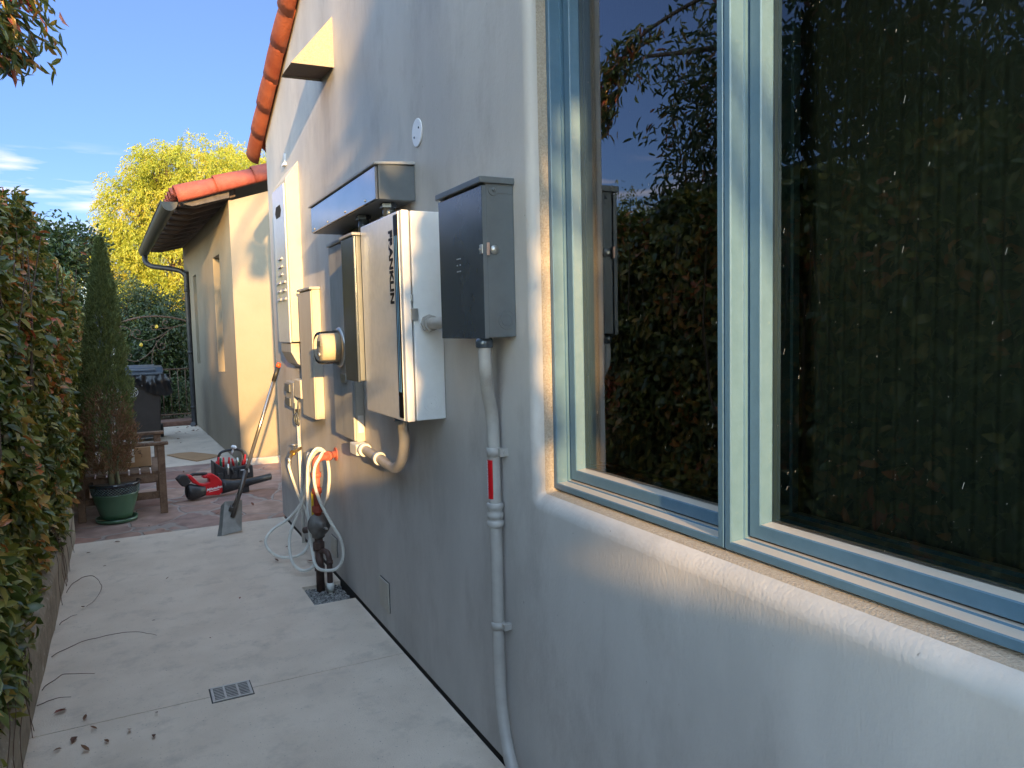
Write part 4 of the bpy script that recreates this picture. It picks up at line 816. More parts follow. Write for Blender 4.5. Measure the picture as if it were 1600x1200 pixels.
mb = MB().box((-.43, ya+.056, .90), (-.40, yb-.001, .97)).box((-.40, ya+.056, .42), (-.375, yb-.001, .47))
for i in range(8): mb.box((-.41, ya+.09+i*.085, .47), (-.395, ya+.13+i*.085, .90))
for y in (ya, yb): mb.box((-.43, y+.001, .603), (-.39, y+.05, .97))
mb.build('backrest', 'wood', t, bevel=.003)
t = thing('cardboard_box', (.0, 7.35, .366), 'brown cardboard box with white label sitting on the wooden armchair', 'box')
MB().box((-.22, 7.20, .368), (.158, 7.50, .535)).build('box', 'card', t, bevel=.003)
MB().box((-.10, 7.197, .41), (.030, 7.1995, .525)).build('label', 'paper', t)
for i in range(7): MB().box((-.085, 7.1955, .512-i*.013), (-.085+random.uniform(.05, .1), 7.1968, .515-i*.013)).build('printed_line', 'ink', t)
MB().tube([(.055, 7.1975, .50), (.085, 7.1975, .51), (.075, 7.1975, .485), (.06, 7.1975, .49), (.09, 7.1975, .475), (.085, 7.1975, .45)], .002, 6).build('handwriting', 'ink', t)
MB().box((.159, 7.21, .372), (.1605, 7.49, .53)).build('flap_edge', 'paper', t)

# potted cypress
t = thing('potted_cypress', (-.13, 6.85, 0), 'slender conical cypress with browning base in a glazed green pot', 'potted tree')
cx, cy = -.125, 6.86
pot = MB().lathe([(.085, .025), (.112, .03), (.125, .07), (.150, .15), (.168, .22), (.178, .235), (.172, .235), (.14, .20), (.0, .20)], (cx, cy, 0), n=44, cap=False).build('pot', 'pot', t)
MB().lathe([(.1695, .222), (.176, .26), (.182, .295), (.192, .305), (.194, .318), (.186, .322), (.172, .318), (.168, .29), (.165, .24)], (cx, cy, 0), n=44, cap=False).build('pot_rim', 'pot_dark', pot)
mb = MB(); nn = 44
for j in range(nn):
    a = 2*math.pi*j/nn
    for k in range(3):
        for s in (-1, 1):
            a0 = a; a1 = a+s*2*math.pi/nn; z0 = .226+k*.022; z1 = z0+.022; q0 = .170+.0115*(z0-.222)/.073*1.0+.0018; q1 = .170+.0115*(z1-.222)/.073+.0018
            mb.tube([(cx+q0*math.cos(a0), cy+q0*math.sin(a0), z0), (cx+q1*math.cos(a1), cy+q1*math.sin(a1), z1)], .0016, 4, cap=False)
mb.build('lattice_pattern', pbr('lattice_glaze', (.12, .17, .16), rough=.25, coat=.6), pot)
MB().lathe([(.0, .012), (.14, .012), (.150, .030), (.158, .032), (.150, .004), (.11, 0), (.0, 0)], (cx, cy, .001), n=40, cap=False).build('saucer', 'pot', t)
MB().lathe([(.0, .300), (.168, .298)], (cx, cy, 0), n=30, cap=False).build('potting_soil', 'soil', t)
MB().tube(catmull([(cx-.02, cy, .29), (cx-.025, cy, .5), (cx-.01, cy+.02, .9), (cx, cy, 1.5), (cx-.01, cy, 2.1)], 5), [.024-.001*i for i in range(21)], 10).tube(catmull([(cx+.03, cy-.01, .29), (cx+.02, cy, .42), (cx+.04, cy, .6), (cx+.03, cy, 1.2)], 5), [.016-.0007*i for i in range(16)], 8).build('trunk', 'stem_green', t)
N = 40000
zz = .40+(2.26-.40)*rng.random(N)**1.05
def cyr(z): return np.interp(z, [.38, .50, .65, .85, 1.1, 1.35, 1.6, 1.8, 2.0, 2.15, 2.27], [.12, .155, .17, .172, .160, .135, .105, .078, .055, .030, .009])
th = rng.uniform(0, 2*math.pi, N); lump = .62+.75*vnoise(np.cos(th)*2.2+5, np.sin(th)*2.2+5, zz*5.0, 1.9)
lump = lump*(.82+.5*vnoise(np.cos(th)*3+9, np.sin(th)*3+9, zz*14, 1.7)); rr = cyr(zz)*lump*(.45+.6*rng.random(N)**.4)
pos = np.stack([cx+rr*np.cos(th)-.02*(2.2-zz), cy+rr*np.sin(th), zz], 1)
keep = (zz > .62) | (rng.random(N) < .45+(zz-.4)*1.6); pos = pos[keep]; th = th[keep]; zk = zz[keep]
al = np.stack([np.cos(th)*.55, np.sin(th)*.55, np.full(len(th), 1.0)], 1)+rng.normal(size=(len(th), 3))*.42
brown = np.clip((1.02-zk)/.35+(vnoise(np.cos(th), np.sin(th), zk, 3)-.5)*2.2, 0, 1)
rn_ = np.where(rng.random(len(th)) < brown, .55+.45*rng.random(len(th)), .5*rng.random(len(th)))
leaves('foliage', pos, al, rv(len(th)), rng.uniform(.018, .042, len(th)), rng.uniform(.005, .010, len(th)), 'leaf_cyp', t, TEMPL4, rn_)

# wheeled bin
t = thing('wheeled_bin', (.22, 11.8, 0), 'dark wheeled trash bin with blue grey lid, round white emblem and bag sticking out', 'trash bin')
vs = []
for z, hx, hy in ((.06, .19, .22), (.30, .205, .24), (.74, .225, .27), (.78, .235, .28), (.93, .245, .29)):
    for sx_, sy_ in ((-1, -1), (1, -1), (1, 1), (-1, 1)): vs.append((.205+sx_*hx, 11.92+sy_*hy, z))
MB().add(vs, [(3, 2, 1, 0)]+[(4*i+j, 4*i+(j+1) % 4, 4*i+4+(j+1) % 4, 4*i+4+j) for i in range(4) for j in range(4)]+[(16, 17, 18, 19)]).build('body', 'bin', t, bevel=.018, seg=3)
lid = MB().prism([(11.60, .935), (11.585, .955), (11.60, .985), (11.75, 1.04), (12.15, 1.055), (12.25, 1.0), (12.25, .94)], 0, -.065, .475).build('lid', 'bin_lid', t, bevel=.015, seg=3)
MB().box((.02, 11.585, 1.0), (.37, 11.60, 1.012)).prism([(11.62, 1.0), (12.1, 1.06), (12.1, 1.072), (11.64, 1.02)], 0, .02, .38).build('lid_ridge', 'bin_lid', lid, bevel=.006)
for x in (-.03, .43): MB().lathe([(.09, -.025), (.10, -.02), (.10, .02), (.09, .025)], (x, 12.18, .10), (1, 0, 0), 20).build('wheel', 'black', t)
MB().tube([(-.03, 12.25, .96), (.44, 12.25, .96)], .015, 10).build('handle_bar', 'black', t)
mb = MB(); ec = (.075, 11.641, .715)
mb.lathe([(.062, 0), (.062, .003), (.070, .003), (.070, 0)], ec, (0, -1, -.06), 32, cap=False)
for k in range(9):
    a = k*.698; p = Vector(ec)+Vector((math.cos(a)*.052, -.003, math.sin(a)*.052)); q = Vector(ec)+Vector((math.cos(a+.9)*.018, -.003, math.sin(a+.9)*.018)); mb.tube([p, q], .0042, 6)
for k in range(5):
    a = k*1.256+.3; p = Vector(ec)+Vector((math.cos(a)*.034, -.003, math.sin(a)*.034)); mb.tube([p+Vector((-.012, 0, -.004)), p+Vector((.012, 0, .006))], .004, 6)
mb.build('emblem', 'white', t)
mb = MB(); NB = 26; vs = []
for i in range(NB):
    u = i/(NB-1)
    for j in range(9):
        v = j/8; x = .10+.43*u+(.05*v if u > .7 else 0); z = .95-v*(.10+.12*vnoise([u*2.5], [2.], 0, 1)[0]+(.09 if u > .3 else .02)); y = 11.622-.035*math.sin(math.pi*v*.9)-.05*(vnoise([u*9], [v*4], 0, 1)[0]-.2)+.006*math.sin(u*23)
        vs.append((x, y, z))
mb.add(vs, [(i*9+j, i*9+j+1, (i+1)*9+j+1, (i+1)*9+j) for i in range(NB-1) for j in range(8)], True); mb.build('bag', 'black_bag', t)
mb = MB(); vs = []
for i in range(16):
    for j in range(12):
        a = 2*math.pi*j/12; u = i/15; rr_ = (.085*math.sin(math.pi*min(1, u*1.1+.08))**.6+.012*(vnoise([i*.9], [j*1.3], 0, 1)[0]))*(1-.25*u)
        vs.append((.44+.17*u, 11.72+rr_*math.cos(a)*1.2, .905-.13*u*u+rr_*math.sin(a)*.62))
mb.add(vs, [(i*12+j, i*12+(j+1) % 12, (i+1)*12+(j+1) % 12, (i+1)*12+j) for i in range(15) for j in range(12)]+[tuple(range(15*12, 16*12))], True); mb.build('bag_end', 'black_bag', t)

# iron gate
t = thing('iron_gate', (.45, 14.2, 0), 'arched brown wrought iron gate with scrolls at the end of the path', 'gate')
gy = 14.2
MB().box((-.055, gy-.02, 0), (-.015, gy+.02, 1.70)).box((1.0, gy-.02, 0), (1.04, gy+.02, 1.70)).build('gate_frame', 'iron', t, bevel=.003)
MB().tube(catmull([(-.035, gy, 1.70), (.10, gy, 1.755), (.28, gy, 1.795), (.5, gy, 1.81), (.72, gy, 1.79), (.9, gy, 1.75), (1.02, gy, 1.70)], 6), .016, 8).tube([(-.02, gy, .9), (1.0, gy, .9)], .014, 8).tube([(-.02, gy, .12), (1.0, gy, .12)], .014, 8).build('rails', 'iron', t)
def spiral(c, r, turns, a0, sgn=1, n=24): return [(c[0]+r*(1-.8*i/n)*math.cos(a0+sgn*turns*2*math.pi*i/n), gy, c[1]+r*(1-.8*i/n)*math.sin(a0+sgn*turns*2*math.pi*i/n)) for i in range(n+1)]
for pts in ([(.95, gy, 1.66), (.80, gy, 1.62), (.65, gy, 1.53), (.5, gy, 1.44), (.34, gy, 1.40), (.22, gy, 1.44)]+spiral((.22, 1.53), .09, 1.1, -1.6, -1),
            [(.66, gy, 1.52), (.52, gy, 1.38), (.44, gy, 1.25), (.33, gy, 1.14), (.18, gy, 1.06), (.08, gy, 1.08)]+spiral((.08, 1.15), .07, 1.0, -1.6, -1),
            [(.50, gy, 1.40), (.50, gy, 1.33)]+spiral((.58, 1.31), .08, 1.1, 3.1, 1), [(.45, gy, 1.26), (.42, gy, 1.1), (.41, gy, .91)],
            [(.75, gy, 1.60), (.60, gy, 1.60), (.5, gy, 1.58)]+spiral((.47, 1.63), .05, .9, -1.4, -1), [(.85, gy, 1.63), (.70, gy, 1.62), (.62, gy, 1.66)]+spiral((.66, 1.70), .05, .9, 3.6, -1),
            [(-.02, gy, 1.66), (.08, gy, 1.62), (.13, gy, 1.56), (.10, gy, 1.48)]):
    MB().tube(catmull(pts, 4), .0085, 6).build('scroll', 'iron', t)
for i in range(8): MB().tube([(.08+i*.12, gy, .12), (.08+i*.12, gy, .9)], .008, 6).build('bar', 'iron', t)
t = MB().box((-.2, 13.45, -.02), (1.02, 13.88, .075)).build('brick_step', 'brick', bevel=.01); tag(t, 'low brown brick step in front of the iron gate', 'step')
t = MB().box((-.20, 14.15, 0), (-.08, 14.3, 1.55)).build('gate_post', 'beige_dull', bevel=.01); tag(t, 'pale painted post standing left of the iron gate', 'post')

# fence behind the hedge
t = thing('wooden_fence', (-2.9, 4, 0), 'tall dark board fence behind the hedge', 'fence')
mb = MB(); y = 1.5
while y < 19: mb.box((-2.92-.012*(int(y*7) % 2), y, .1), (-2.90, y+.135, 1.75+.01*math.sin(y*9))); y += .14
mb.build('boards', 'fence_wood', t)
for i in range(8): MB().box((-2.90, 1.5+i*2.4, -.1), (-2.81, 1.59+i*2.4, 1.8)).build('post', 'fence_wood', t)
MB().box((-2.90, 1.5, .5), (-2.86, 19, .59)).box((-2.90, 1.5, 1.5), (-2.86, 19, 1.59)).build('rail', 'fence_wood', t)

# parked car glimpsed beyond the gate
t = thing('parked_car', (2.2, 21, 0), 'white parked car glimpsed through leaves beyond the gate', 'car', rz=.1)
cp = [(-2.1, .25), (2.1, .25), (2.15, .6), (2.0, .78), (1.1, .92), (.55, 1.38), (-.9, 1.42), (-1.5, 1.0), (-2.05, .92), (-2.15, .6)]
MB().prism(cp, 1, -.85, .85).build('body', 'car_paint', t, bevel=.06, seg=3, **LB)
for yy in (-.856, .85): MB().prism([(.95, .95), (.5, 1.31), (-.85, 1.34), (-1.3, 1.0)], 1, yy, yy+.006).build('window', 'car_glass', t, **LB)
for x in (-1.35, 1.35):
    for yy in (-.8, .62): MB().lathe([(.30, 0), (.32, .03), (.32, .15), (.30, .18)], (x, yy, .32), (0, 1, 0), 24).build('wheel', 'black', t, **LB)
# small cloth flag between hedge and cypress
t = thing('garden_flag', (-.33, 8.6, 0), 'small blue and white cloth flag on a rod behind the cypress', 'flag')
MB().tube([(-.42, 8.62, 0), (-.42, 8.62, 1.75)], .006, 8).tube([(-.42, 8.62, 1.73), (-.14, 8.62, 1.73)], .005, 8).build('rod', 'iron', t)
mb = MB(); vs = []
for i in range(12):
    for j in range(8): vs.append((-.41+.25*i/11, 8.62+.015*math.sin(i*.9+j*.4), 1.72-.34*j/7))
mb.add(vs, [(i*8+j, i*8+j+1, (i+1)*8+j+1, (i+1)*8+j) for i in range(11) for j in range(7)], True); mb.build('cloth', 'cloth_blue', t)

# ================================================================== VEGETATION
# hedge
hedge = thing('hedge', (-.62, 4, 0), 'tall dense hedge of glossy green leaves with red and orange ones along the path', 'hedge')
def htop(y): return np.where(y < 1.15, 1.15, 2.26)+.10*np.sin(y*1.3)-.05*np.clip(y-5, 0, 10)+.34*(vnoise(y, y*0, 0, 2.3)-.5)+.2*(vnoise(y, y*0+3, 0, 7)-.5)
def hface(y, z):
    bulge = np.interp(z, [.1, .35, .8, 1.5, 2.3], [-.46, -.44, -.47, -.50, -.62])
    return bulge+np.clip((y-4.2)*.055, 0, .14)*np.clip(z, 0, 1)+.16*(vnoise(y, z, 0, 2.3)-.5)+.10*(vnoise(y, z, 5, 6)-.5)
def hedge_leaves(N, y0, y1, L0, L1, name, face=.72):
    nf = int(N*face); nt_ = N-nf
    y = rng.uniform(y0, y1, nf); z = .20+(htop(y)-.20)*rng.random(nf)
    depth = rng.exponential(.085, nf); x = hface(y, z)-depth
    P = np.stack([x, y, z], 1); nrm = np.stack([np.ones(nf), rng.normal(size=nf)*.6, .55+rng.normal(size=nf)*.6], 1)
    al = np.stack([.45+rng.normal(size=nf)*.5, rng.normal(size=nf)*.9, -.35+rng.normal(size=nf)*.6], 1)
    y2 = rng.uniform(y0, y1, nt_); u = rng.random(nt_); x2 = hface(y2, htop(y2))-u*1.1; z2 = htop(y2)-rng.exponential(.07, nt_)+.03-.1*np.abs(u-.4)
    P2 = np.stack([x2, y2, z2], 1); n2 = np.stack([rng.normal(size=nt_)*.5, rng.normal(size=nt_)*.5, np.ones(nt_)], 1); a2 = rv(nt_)+np.array([.2, 0, .6])
    P = np.concatenate([P, P2]); nrm = np.concatenate([nrm, n2]); al = np.concatenate([al, a2]); n = len(P)
    clump = vnoise(P[:, 0], P[:, 1], P[:, 2], 4.5); rn_ = np.clip(rng.random(n)*.72+clump*.42-.07, 0, 1)
    # thin the foliage just above the kerb
    k_ = (P[:, 2] > .42) | (rng.random(n) < .5+.9*(vnoise(P[:, 1], P[:, 1]*0, 0, 3)-.45))
    P, nrm, al, rn_ = P[k_], nrm[k_], al[k_], rn_[k_]; n = len(P)
    Ls = rng.uniform(L0, L1, n); return leaves(name, P, al, nrm, Ls, Ls*rng.uniform(.42, .56, n), 'leaf_hedge', hedge, TEMPL8, rn_, curl=.18)
hedge_leaves(27000, 2.6, 5.2, .050, .088, 'foliage')
hedge_leaves(26000, 5.2, 9.2, .050, .080, 'foliage')
hedge_leaves(16000, -.9, 2.6, .06, .095, 'foliage')
# inner mass of the hedge: stems
mb = MB()
for i in range(420):
    y = random.uniform(-.5, 9.0); x = random.uniform(-1.25, -.58); pts = [(x, y, .05)]
    p = Vector(pts[0])
    for k in range(5): p = p+Vector((random.uniform(-.02, .09), random.uniform(-.12, .12), random.uniform(.28, .46))); pts.append(tuple(p))
    pts = [q for q in pts if q[2] < 2.2]
    if len(pts) > 2: mb.tube(pts, [.012-.0018*k for k in range(len(pts))], 5, cap=False)
mb.build('stems', 'bark', hedge)
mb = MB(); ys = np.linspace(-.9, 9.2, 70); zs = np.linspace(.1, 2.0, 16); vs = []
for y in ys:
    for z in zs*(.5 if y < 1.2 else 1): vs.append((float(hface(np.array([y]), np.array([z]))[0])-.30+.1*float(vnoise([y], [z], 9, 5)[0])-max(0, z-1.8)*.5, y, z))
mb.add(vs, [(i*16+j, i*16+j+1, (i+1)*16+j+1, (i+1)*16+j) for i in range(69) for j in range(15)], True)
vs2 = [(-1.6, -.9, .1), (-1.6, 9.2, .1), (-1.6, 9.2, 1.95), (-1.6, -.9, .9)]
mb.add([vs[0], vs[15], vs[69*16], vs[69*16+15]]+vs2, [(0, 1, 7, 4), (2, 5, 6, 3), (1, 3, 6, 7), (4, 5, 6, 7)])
M['inner'] = pbr('inner_shade_core', (.010, .014, .007), (.022, .028, .012), scale=30, rough=.95, bump=.03, bscale=25)  # near-black core: deep shade inside the hedge put into its colour
mb.build('inner_shade_core', 'inner', hedge)
# trailing bare vines on the kerb and path
vines = []
for i in range(12):
    y = rng.uniform(2.6, 6.2); pts = [(-.43, y, .42), (-.392, y+rng.uniform(-.12, .12), .28)]; p = np.array([-.392, y+rng.uniform(-.3, .3), .14]); pts.append(tuple(p)); p = p+np.array([.01, rng.uniform(-.1, .1), -.125]); pts.append(tuple(p))
    mb = MB().tube(catmull(pts, 4), .0014, 5); vines.append(mb)
allv = MB()
for v in vines: allv.add(v.v, v.f, True)
allv.build('trailing_vines', 'twig', hedge)
TW = [[(-.38, 4.05, .01), (-.30, 4.13, .015), (-.20, 4.16, .02), (-.10, 4.17, .02), (.0, 4.14, .012), (.06, 4.08, .005)],
      [(-.38, 5.00, .02), (-.32, 5.12, .05), (-.25, 5.16, .05), (-.20, 5.05, .03), (-.20, 4.88, .02), (-.26, 4.72, .006)],
      [(-.39, 3.68, .01), (-.33, 3.74, .03), (-.27, 3.76, .02), (-.20, 3.75, .006)], [(-.39, 3.52, .01), (-.34, 3.55, .015), (-.27, 3.56, .005)],
      [(-.38, 4.45, .02), (-.33, 4.52, .03), (-.30, 4.60, .01)]]
for i, p in enumerate(TW):
    p = [tuple(q) for q in catmull(p, 3)]; p = [(a+random.uniform(-.007, .007), b+random.uniform(-.007, .007), c) for a, b, c in p]
    o = MB().tube(catmull(p, 3), [.0022-.0012*k/(3*(len(p)-1)) for k in range(3*(len(p)-1)+1)], 6).build('dry_twig', 'twig')
    tag(o, ['long curved bare twig lying furthest out across the concrete', 'looping bare twig beside the kerb, nearest the flagstones'][i] if i < 2 else 'short bare twig lying on the concrete against the kerb', 'twig', 'bare twigs by the kerb')

# dry leaves on the path
def dryleaf(x, y, L, z=.004):
    a = rng.uniform(0, 6.28)
    o = leaves('fallen_leaf', np.array([[0, 0, 0.]]), np.array([[math.cos(a), math.sin(a), .12]]), np.array([[.1, .1, 1.]]), L, L*.55, 'leaf_dry', None, TEMPL8, curl=rng.uniform(-.5, .3))
    o.location = (x, y, z+.004)
    return o
DL = [(-.24, 3.18, .045), (-.17, 3.20, .03), (-.28, 3.11, .03), (-.06, 3.14, .035), (.03, 3.23, .025), (-.22, 3.30, .028), (-.33, 3.42, .05), (-.30, 3.45, .04), (.02, 3.05, .03), (-.19, 3.04, .04), (-.13, 3.07, .03),
      (-.28, 4.72, .04), (-.1, 6.1, .045), (.15, 5.0, .02), (.5, 4.4, .02), (.82, 5.0, .04), (.92, 5.3, .035), (.78, 5.55, .03), (.98, 4.9, .05), (1.0, 5.1, .045), (.9, 4.8, .03), (.3, 3.9, .018), (-.2, 5.5, .022), (.05, 4.3, .02), (-.31, 5.9, .03)]
for i, (x, y, L_) in enumerate(DL): tag(dryleaf(x, y, L_), 'small dry curled leaf lying on the grey concrete path', 'leaf', 'dry leaves on the concrete path')
for i, (x, y, L_) in enumerate([(.92, 6.75, .05), (.5, 8.8, .04), (1.25, 8.0, .04), (1.3, 8.6, .04), (.1, 6.5, .03), (.6, 6.6, .03)]): tag(dryleaf(x, y, L_), 'small dry leaf lying on the reddish flagstones', 'leaf', 'dry leaves on the flagstones')
for i in range(12): tag(dryleaf(rng.uniform(.6, 1.0), rng.uniform(11.2, 13.2), .06), 'dry leaf lying on the far grey concrete', 'leaf', 'dry leaves on the far concrete')

def blob_leaves(blobs, n, droop=0.0, shell=.55, L=(.05, .08), wr=.45, lump=2.0, upb=.3, lumpamt=.35):
    tot = sum(b[3]*b[4]*b[5] for b in blobs)**1.0; out = []
    for (x, y, z, rx, ry, rz_) in blobs:
        k = int(n*(rx*ry*rz_)/tot); d = rv(k); rad = shell+(1-shell)*rng.random(k)**.6
        nz_ = 1+lumpamt*2*(vnoise(d[:, 0]*lump+x, d[:, 1]*lump+y, d[:, 2]*lump+z, 1.7)-.5)
        P = np.array([x, y, z])+d*np.array([rx, ry, rz_])*(rad*nz_)[:, None]; out.append((P, d))
    P = np.concatenate([o[0] for o in out]); D = np.concatenate([o[1] for o in out]); n = len(P)
    al = D*.4+rng.normal(size=(n, 3))*.7+np.array([0, 0, -droop]); nr_ = D*.5+rng.normal(size=(n, 3))*.5+np.array([0, 0, upb])
    Ls = rng.uniform(L[0], L[1], n); return P, al, nr_, Ls, Ls*wr
def tree(name, base, label, cat, blobs, n, mat, L, templ=TEMPL4, droop=.3, trunk=.1, wr=.45, group=None, clustn=0, shell=.5, height=None, lumpamt=.35, gaps=0.0, gs=3.0):
    t = thing(name, base, label, cat, group=group)
    P, al, nr_, Ls, Ws = blob_leaves(blobs, n, droop, shell, L, wr, lumpamt=lumpamt)
    g_ = vnoise(P[:, 0], P[:, 1], P[:, 2], gs); k = g_ > gaps; P, al, nr_, Ls, Ws = P[k], al[k], nr_[k], Ls[k], Ws[k]
    cl = vnoise(P[:, 0], P[:, 1], P[:, 2], gs*1.3)
    leaves('crown', P, al, nr_, Ls, Ws, mat, t, templ, np.clip(.6*rng.random(len(P))+.55*cl-.05, 0, 1))
    mb = MB(); c0 = Vector(base)
    for b in blobs:
        e = Vector(b[:3]); m_ = c0.lerp(e, .5)+Vector((random.uniform(-.1, .1), 0, .05)); mid = Vector((c0.x+(m_.x-c0.x)*.5, c0.y+(m_.y-c0.y)*.5, m_.z))
        mb.tube(catmull([c0, mid, e], 5), [trunk*(1-.07*i) for i in range(11)], 8)
        for k in range(6):
            q = e+Vector((random.uniform(-1, 1)*b[3], random.uniform(-1, 1)*b[4], random.uniform(-.4, 1)*b[5]))*.75
            mb.tube(catmull([mid.lerp(e, .6), e.lerp(q, .5)+Vector((0, 0, .1*b[5])), q], 4), [trunk*.32*(1-.09*i) for i in range(9)], 5, cap=False)
    mb.build('trunk', 'bark', t); return t

# yellow-green tree far behind
rb = np.random.default_rng(3)
blobs = [(2.4, 25, 5.6, 2.0, 1.8, 1.7), (.6, 25, 5.0, 1.1, 1.4, 1.2), (3.9, 25.5, 5.7, 1.6, 1.5, 1.6), (1.6, 25, 3.8, 1.9, 1.6, 1.3), (0.1, 24.8, 3.7, .9, 1.1, .9), (1.2, 24.6, 6.1, .9, .9, .8), (4.6, 26, 4.6, 1.4, 1.4, 1.6), (2.8, 25, 2.6, 2.4, 1.5, 1.1), (.4, 24.6, 2.6, 1.0, 1.2, .8)]
t = thing('yellow_tree', (2.0, 25.3, 0), 'tall airy yellow green tree glowing in the sun beyond the wing roof', 'tree')
# drooping strands
Ps, As, Rn = [], [], []
for (x, y, z, rx, ry, rz_) in blobs:
    ns = int(760*rx*rz_)
    d = rv(ns); rad = .35+.65*rng.random(ns)**.5; nz_ = 1+.5*(vnoise(d[:, 0]*2+x, d[:, 1]*2+y, d[:, 2]*2+z, 1.7)-.4)
    S = np.array([x, y, z])+d*np.array([rx, ry, rz_])*(rad*nz_)[:, None]
    out_ = unit(d*np.array([1, 1, .2])); Ln = rng.uniform(.25, .8, ns)
    for s in range(16):
        tt = s/16; up_ = (.28*tt-.9*tt*tt)*Ln; P = S+out_*(tt*Ln*.45)[:, None]; P[:, 2] += up_+.05
        P = P+rng.normal(size=P.shape)*.03; Ps.append(P); As.append(out_*.5+np.array([0, 0, -.7])+rng.normal(size=P.shape)*.5); Rn.append(np.clip(.35*rng.random(ns)+.75*vnoise(P[:, 0], P[:, 1], P[:, 2], 2.2)-.05, 0, 1))
P = np.concatenate(Ps); A_ = np.concatenate(As); Rn = np.concatenate(Rn); k = vnoise(P[:, 0], P[:, 1], P[:, 2], 1.9) > .27; P, A_, Rn = P[k], A_[k], Rn[k]
leaves('crown', P, A_, rv(len(P)), rng.uniform(.07, .13, len(P)), rng.uniform(.022, .034, len(P)), 'leaf_big', t, TEMPL4, Rn)
mb = MB(); c0 = Vector((2.0, 25.3, 0)); fork = Vector((2.0, 25.3, 2.2)); mb.tube(catmull([c0, (2.05, 25.3, 1.2), fork], 5), [.2-.008*i for i in range(11)], 10)
for b in blobs:
    e = Vector(b[:3]); mb.tube(catmull([fork, fork.lerp(e, .5)+Vector((0, 0, .3)), e, e+Vector((random.uniform(-.3, .3), 0, .6*b[5]))], 5), [.10-.0058*i for i in range(16)], 7)
    for k in range(9):
        q = e+Vector((random.uniform(-1, 1)*b[3], random.uniform(-1, 1)*b[4], random.uniform(-.3, 1)*b[5]))*.8; mb.tube(catmull([fork.lerp(e, .8), e.lerp(q, .5)+Vector((0, 0, .2)), q], 4), [.032-.003*i for i in range(9)], 5, cap=False)
mb.build('trunk', 'bark', t)

tree('evergreen_tree', (.2, 17.5, 0), 'dark dense evergreen tree behind the gate and bin', 'tree', [(.1, 17.5, 1.9, .75, .8, .85), (.75, 17.3, 1.5, .8, .7, .95), (-.3, 17.8, 1.2, .7, .7, .9), (1.2, 17.6, 1.0, .7, .7, .8), (.3, 17, .7, 1.0, .6, .7)], 36000, 'leaf_dark', (.05, .09), trunk=.06, shell=.3)
lt = tree('lemon_tree', (.72, 15.6, 0), 'small dark leaved citrus tree with a few yellow lemons behind the gate', 'tree', [(.7, 15.6, 1.55, .48, .45, .42), (.45, 15.5, 1.1, .42, .4, .45), (.95, 15.6, .8, .35, .4, .5), (.3, 15.5, .6, .4, .35, .4)], 11000, 'leaf_dark', (.06, .10), TEMPL8, trunk=.035, shell=.3, gaps=.2, gs=4)
for (px, pz) in ((.28, 1.32), (.55, 1.64), (.74, .38)): MB().lathe([(.0001, -.038), (.016, -.032), (.027, -.015), (.029, 0), (.026, .017), (.014, .03), (.005, .038), (.0001, .04)], (px, 15.12, pz), (.2, .1, 1), 14, cap=False).build('lemon', 'lemon', lt)
tree('ground_shrub', (.85, 15.0, 0), 'low scrubby dark shrub at the foot of the gate', 'shrub', [(.85, 14.9, .35, .35, .3, .35), (.4, 14.9, .3, .4, .3, .3)], 4500, 'leaf_dark', (.05, .08), trunk=.02, shell=.3)
tree('broad_shrub', (-.95, 10.3, 0), 'rounded dark green shrub rising above the far end of the hedge', 'shrub', [(-.85, 10.4, 2.35, .55, .6, .62), (-.45, 10.8, 2.55, .36, .5, .38), (-1.3, 10.2, 2.3, .6, .6, .7), (-.72, 10.5, 1.4, .42, .8, 1.0)], 22000, 'leaf_tall', (.05, .08), TEMPL8, trunk=.05, shell=.4, gaps=.18, gs=3.5)
tree('background_tree', (-6, 30, 0), 'pale green tree in the far background above the hedge', 'tree', [(-1.8, 30, 3.6, 1.2, 1.2, 1.0), (-3.5, 31, 3.2, 1.8, 1.4, 1.4), (-6, 31, 3.2, 2.2, 1.5, 1.8)], 14000, 'leaf_big', (.10, .16), trunk=.12, shell=.4, gaps=.25, gs=1.6)
tree('background_tree', (8, 34, 0), 'broad green tree far behind the house roofs', 'tree', [(8, 34, 4.6, 3.2, 2.2, 2.6), (13, 35, 4, 3.2, 2.2, 2.6)], 14000, 'leaf_dark', (.16, .26), trunk=.2, shell=.4)
tree('background_tree', (-12, 24, 0), 'dark spreading tree far to the left beyond the fence', 'tree', [(-10, 24, 2.6, 2.6, 2, 1.8), (-14, 22, 3.4, 3, 2, 2.6)], 14000, 'leaf_dark', (.14, .22), trunk=.2, shell=.4)

# tall tree above the hedge (its branch tip hangs in at the upper left, and it mirrors in the window)
tall = thing('overhanging_tree', (-1.7, 1.6, 0), 'tall leafy tree over the hedge with a berried branch hanging in at upper left', 'tree')
bl = [(-1.75, 1.6, 3.5, 1.15, 1.7, 1.35), (-1.3, 3.05, 2.75, .42, .55, .42), (-1.5, 3.0, 3.9, .75, .8, .6), (-1.15, 2.3, 4.7, .85, .9, .55), (-1.25, 3.5, 2.75, .45, .7, .55), (-1.2, 2.6, 3.3, .5, .9, .6), (-1.3, 1.8, 2.5, .6, 1.5, .6), (-1.9, 2.3, 2.3, .9, 1.2, .7), (-1.40, 4.05, 3.05, .45, .75, .8), (-1.3, 4.3, 2.4, .35, .6, .4), (-1.25, 4.85, 3.55, .28, .35, .22)]
P, al, nr_, Ls, Ws = blob_leaves(bl, 52000, .7, .25, (.06, .10), .28)
k = (vnoise(P[:, 0], P[:, 1], P[:, 2], 2.6) > .30); P, al, nr_, Ls, Ws = P[k], al[k], nr_[k], Ls[k], Ws[k]
leaves('crown', P, al, nr_, Ls, Ws, 'leaf_tall', tall, TEMPL8)
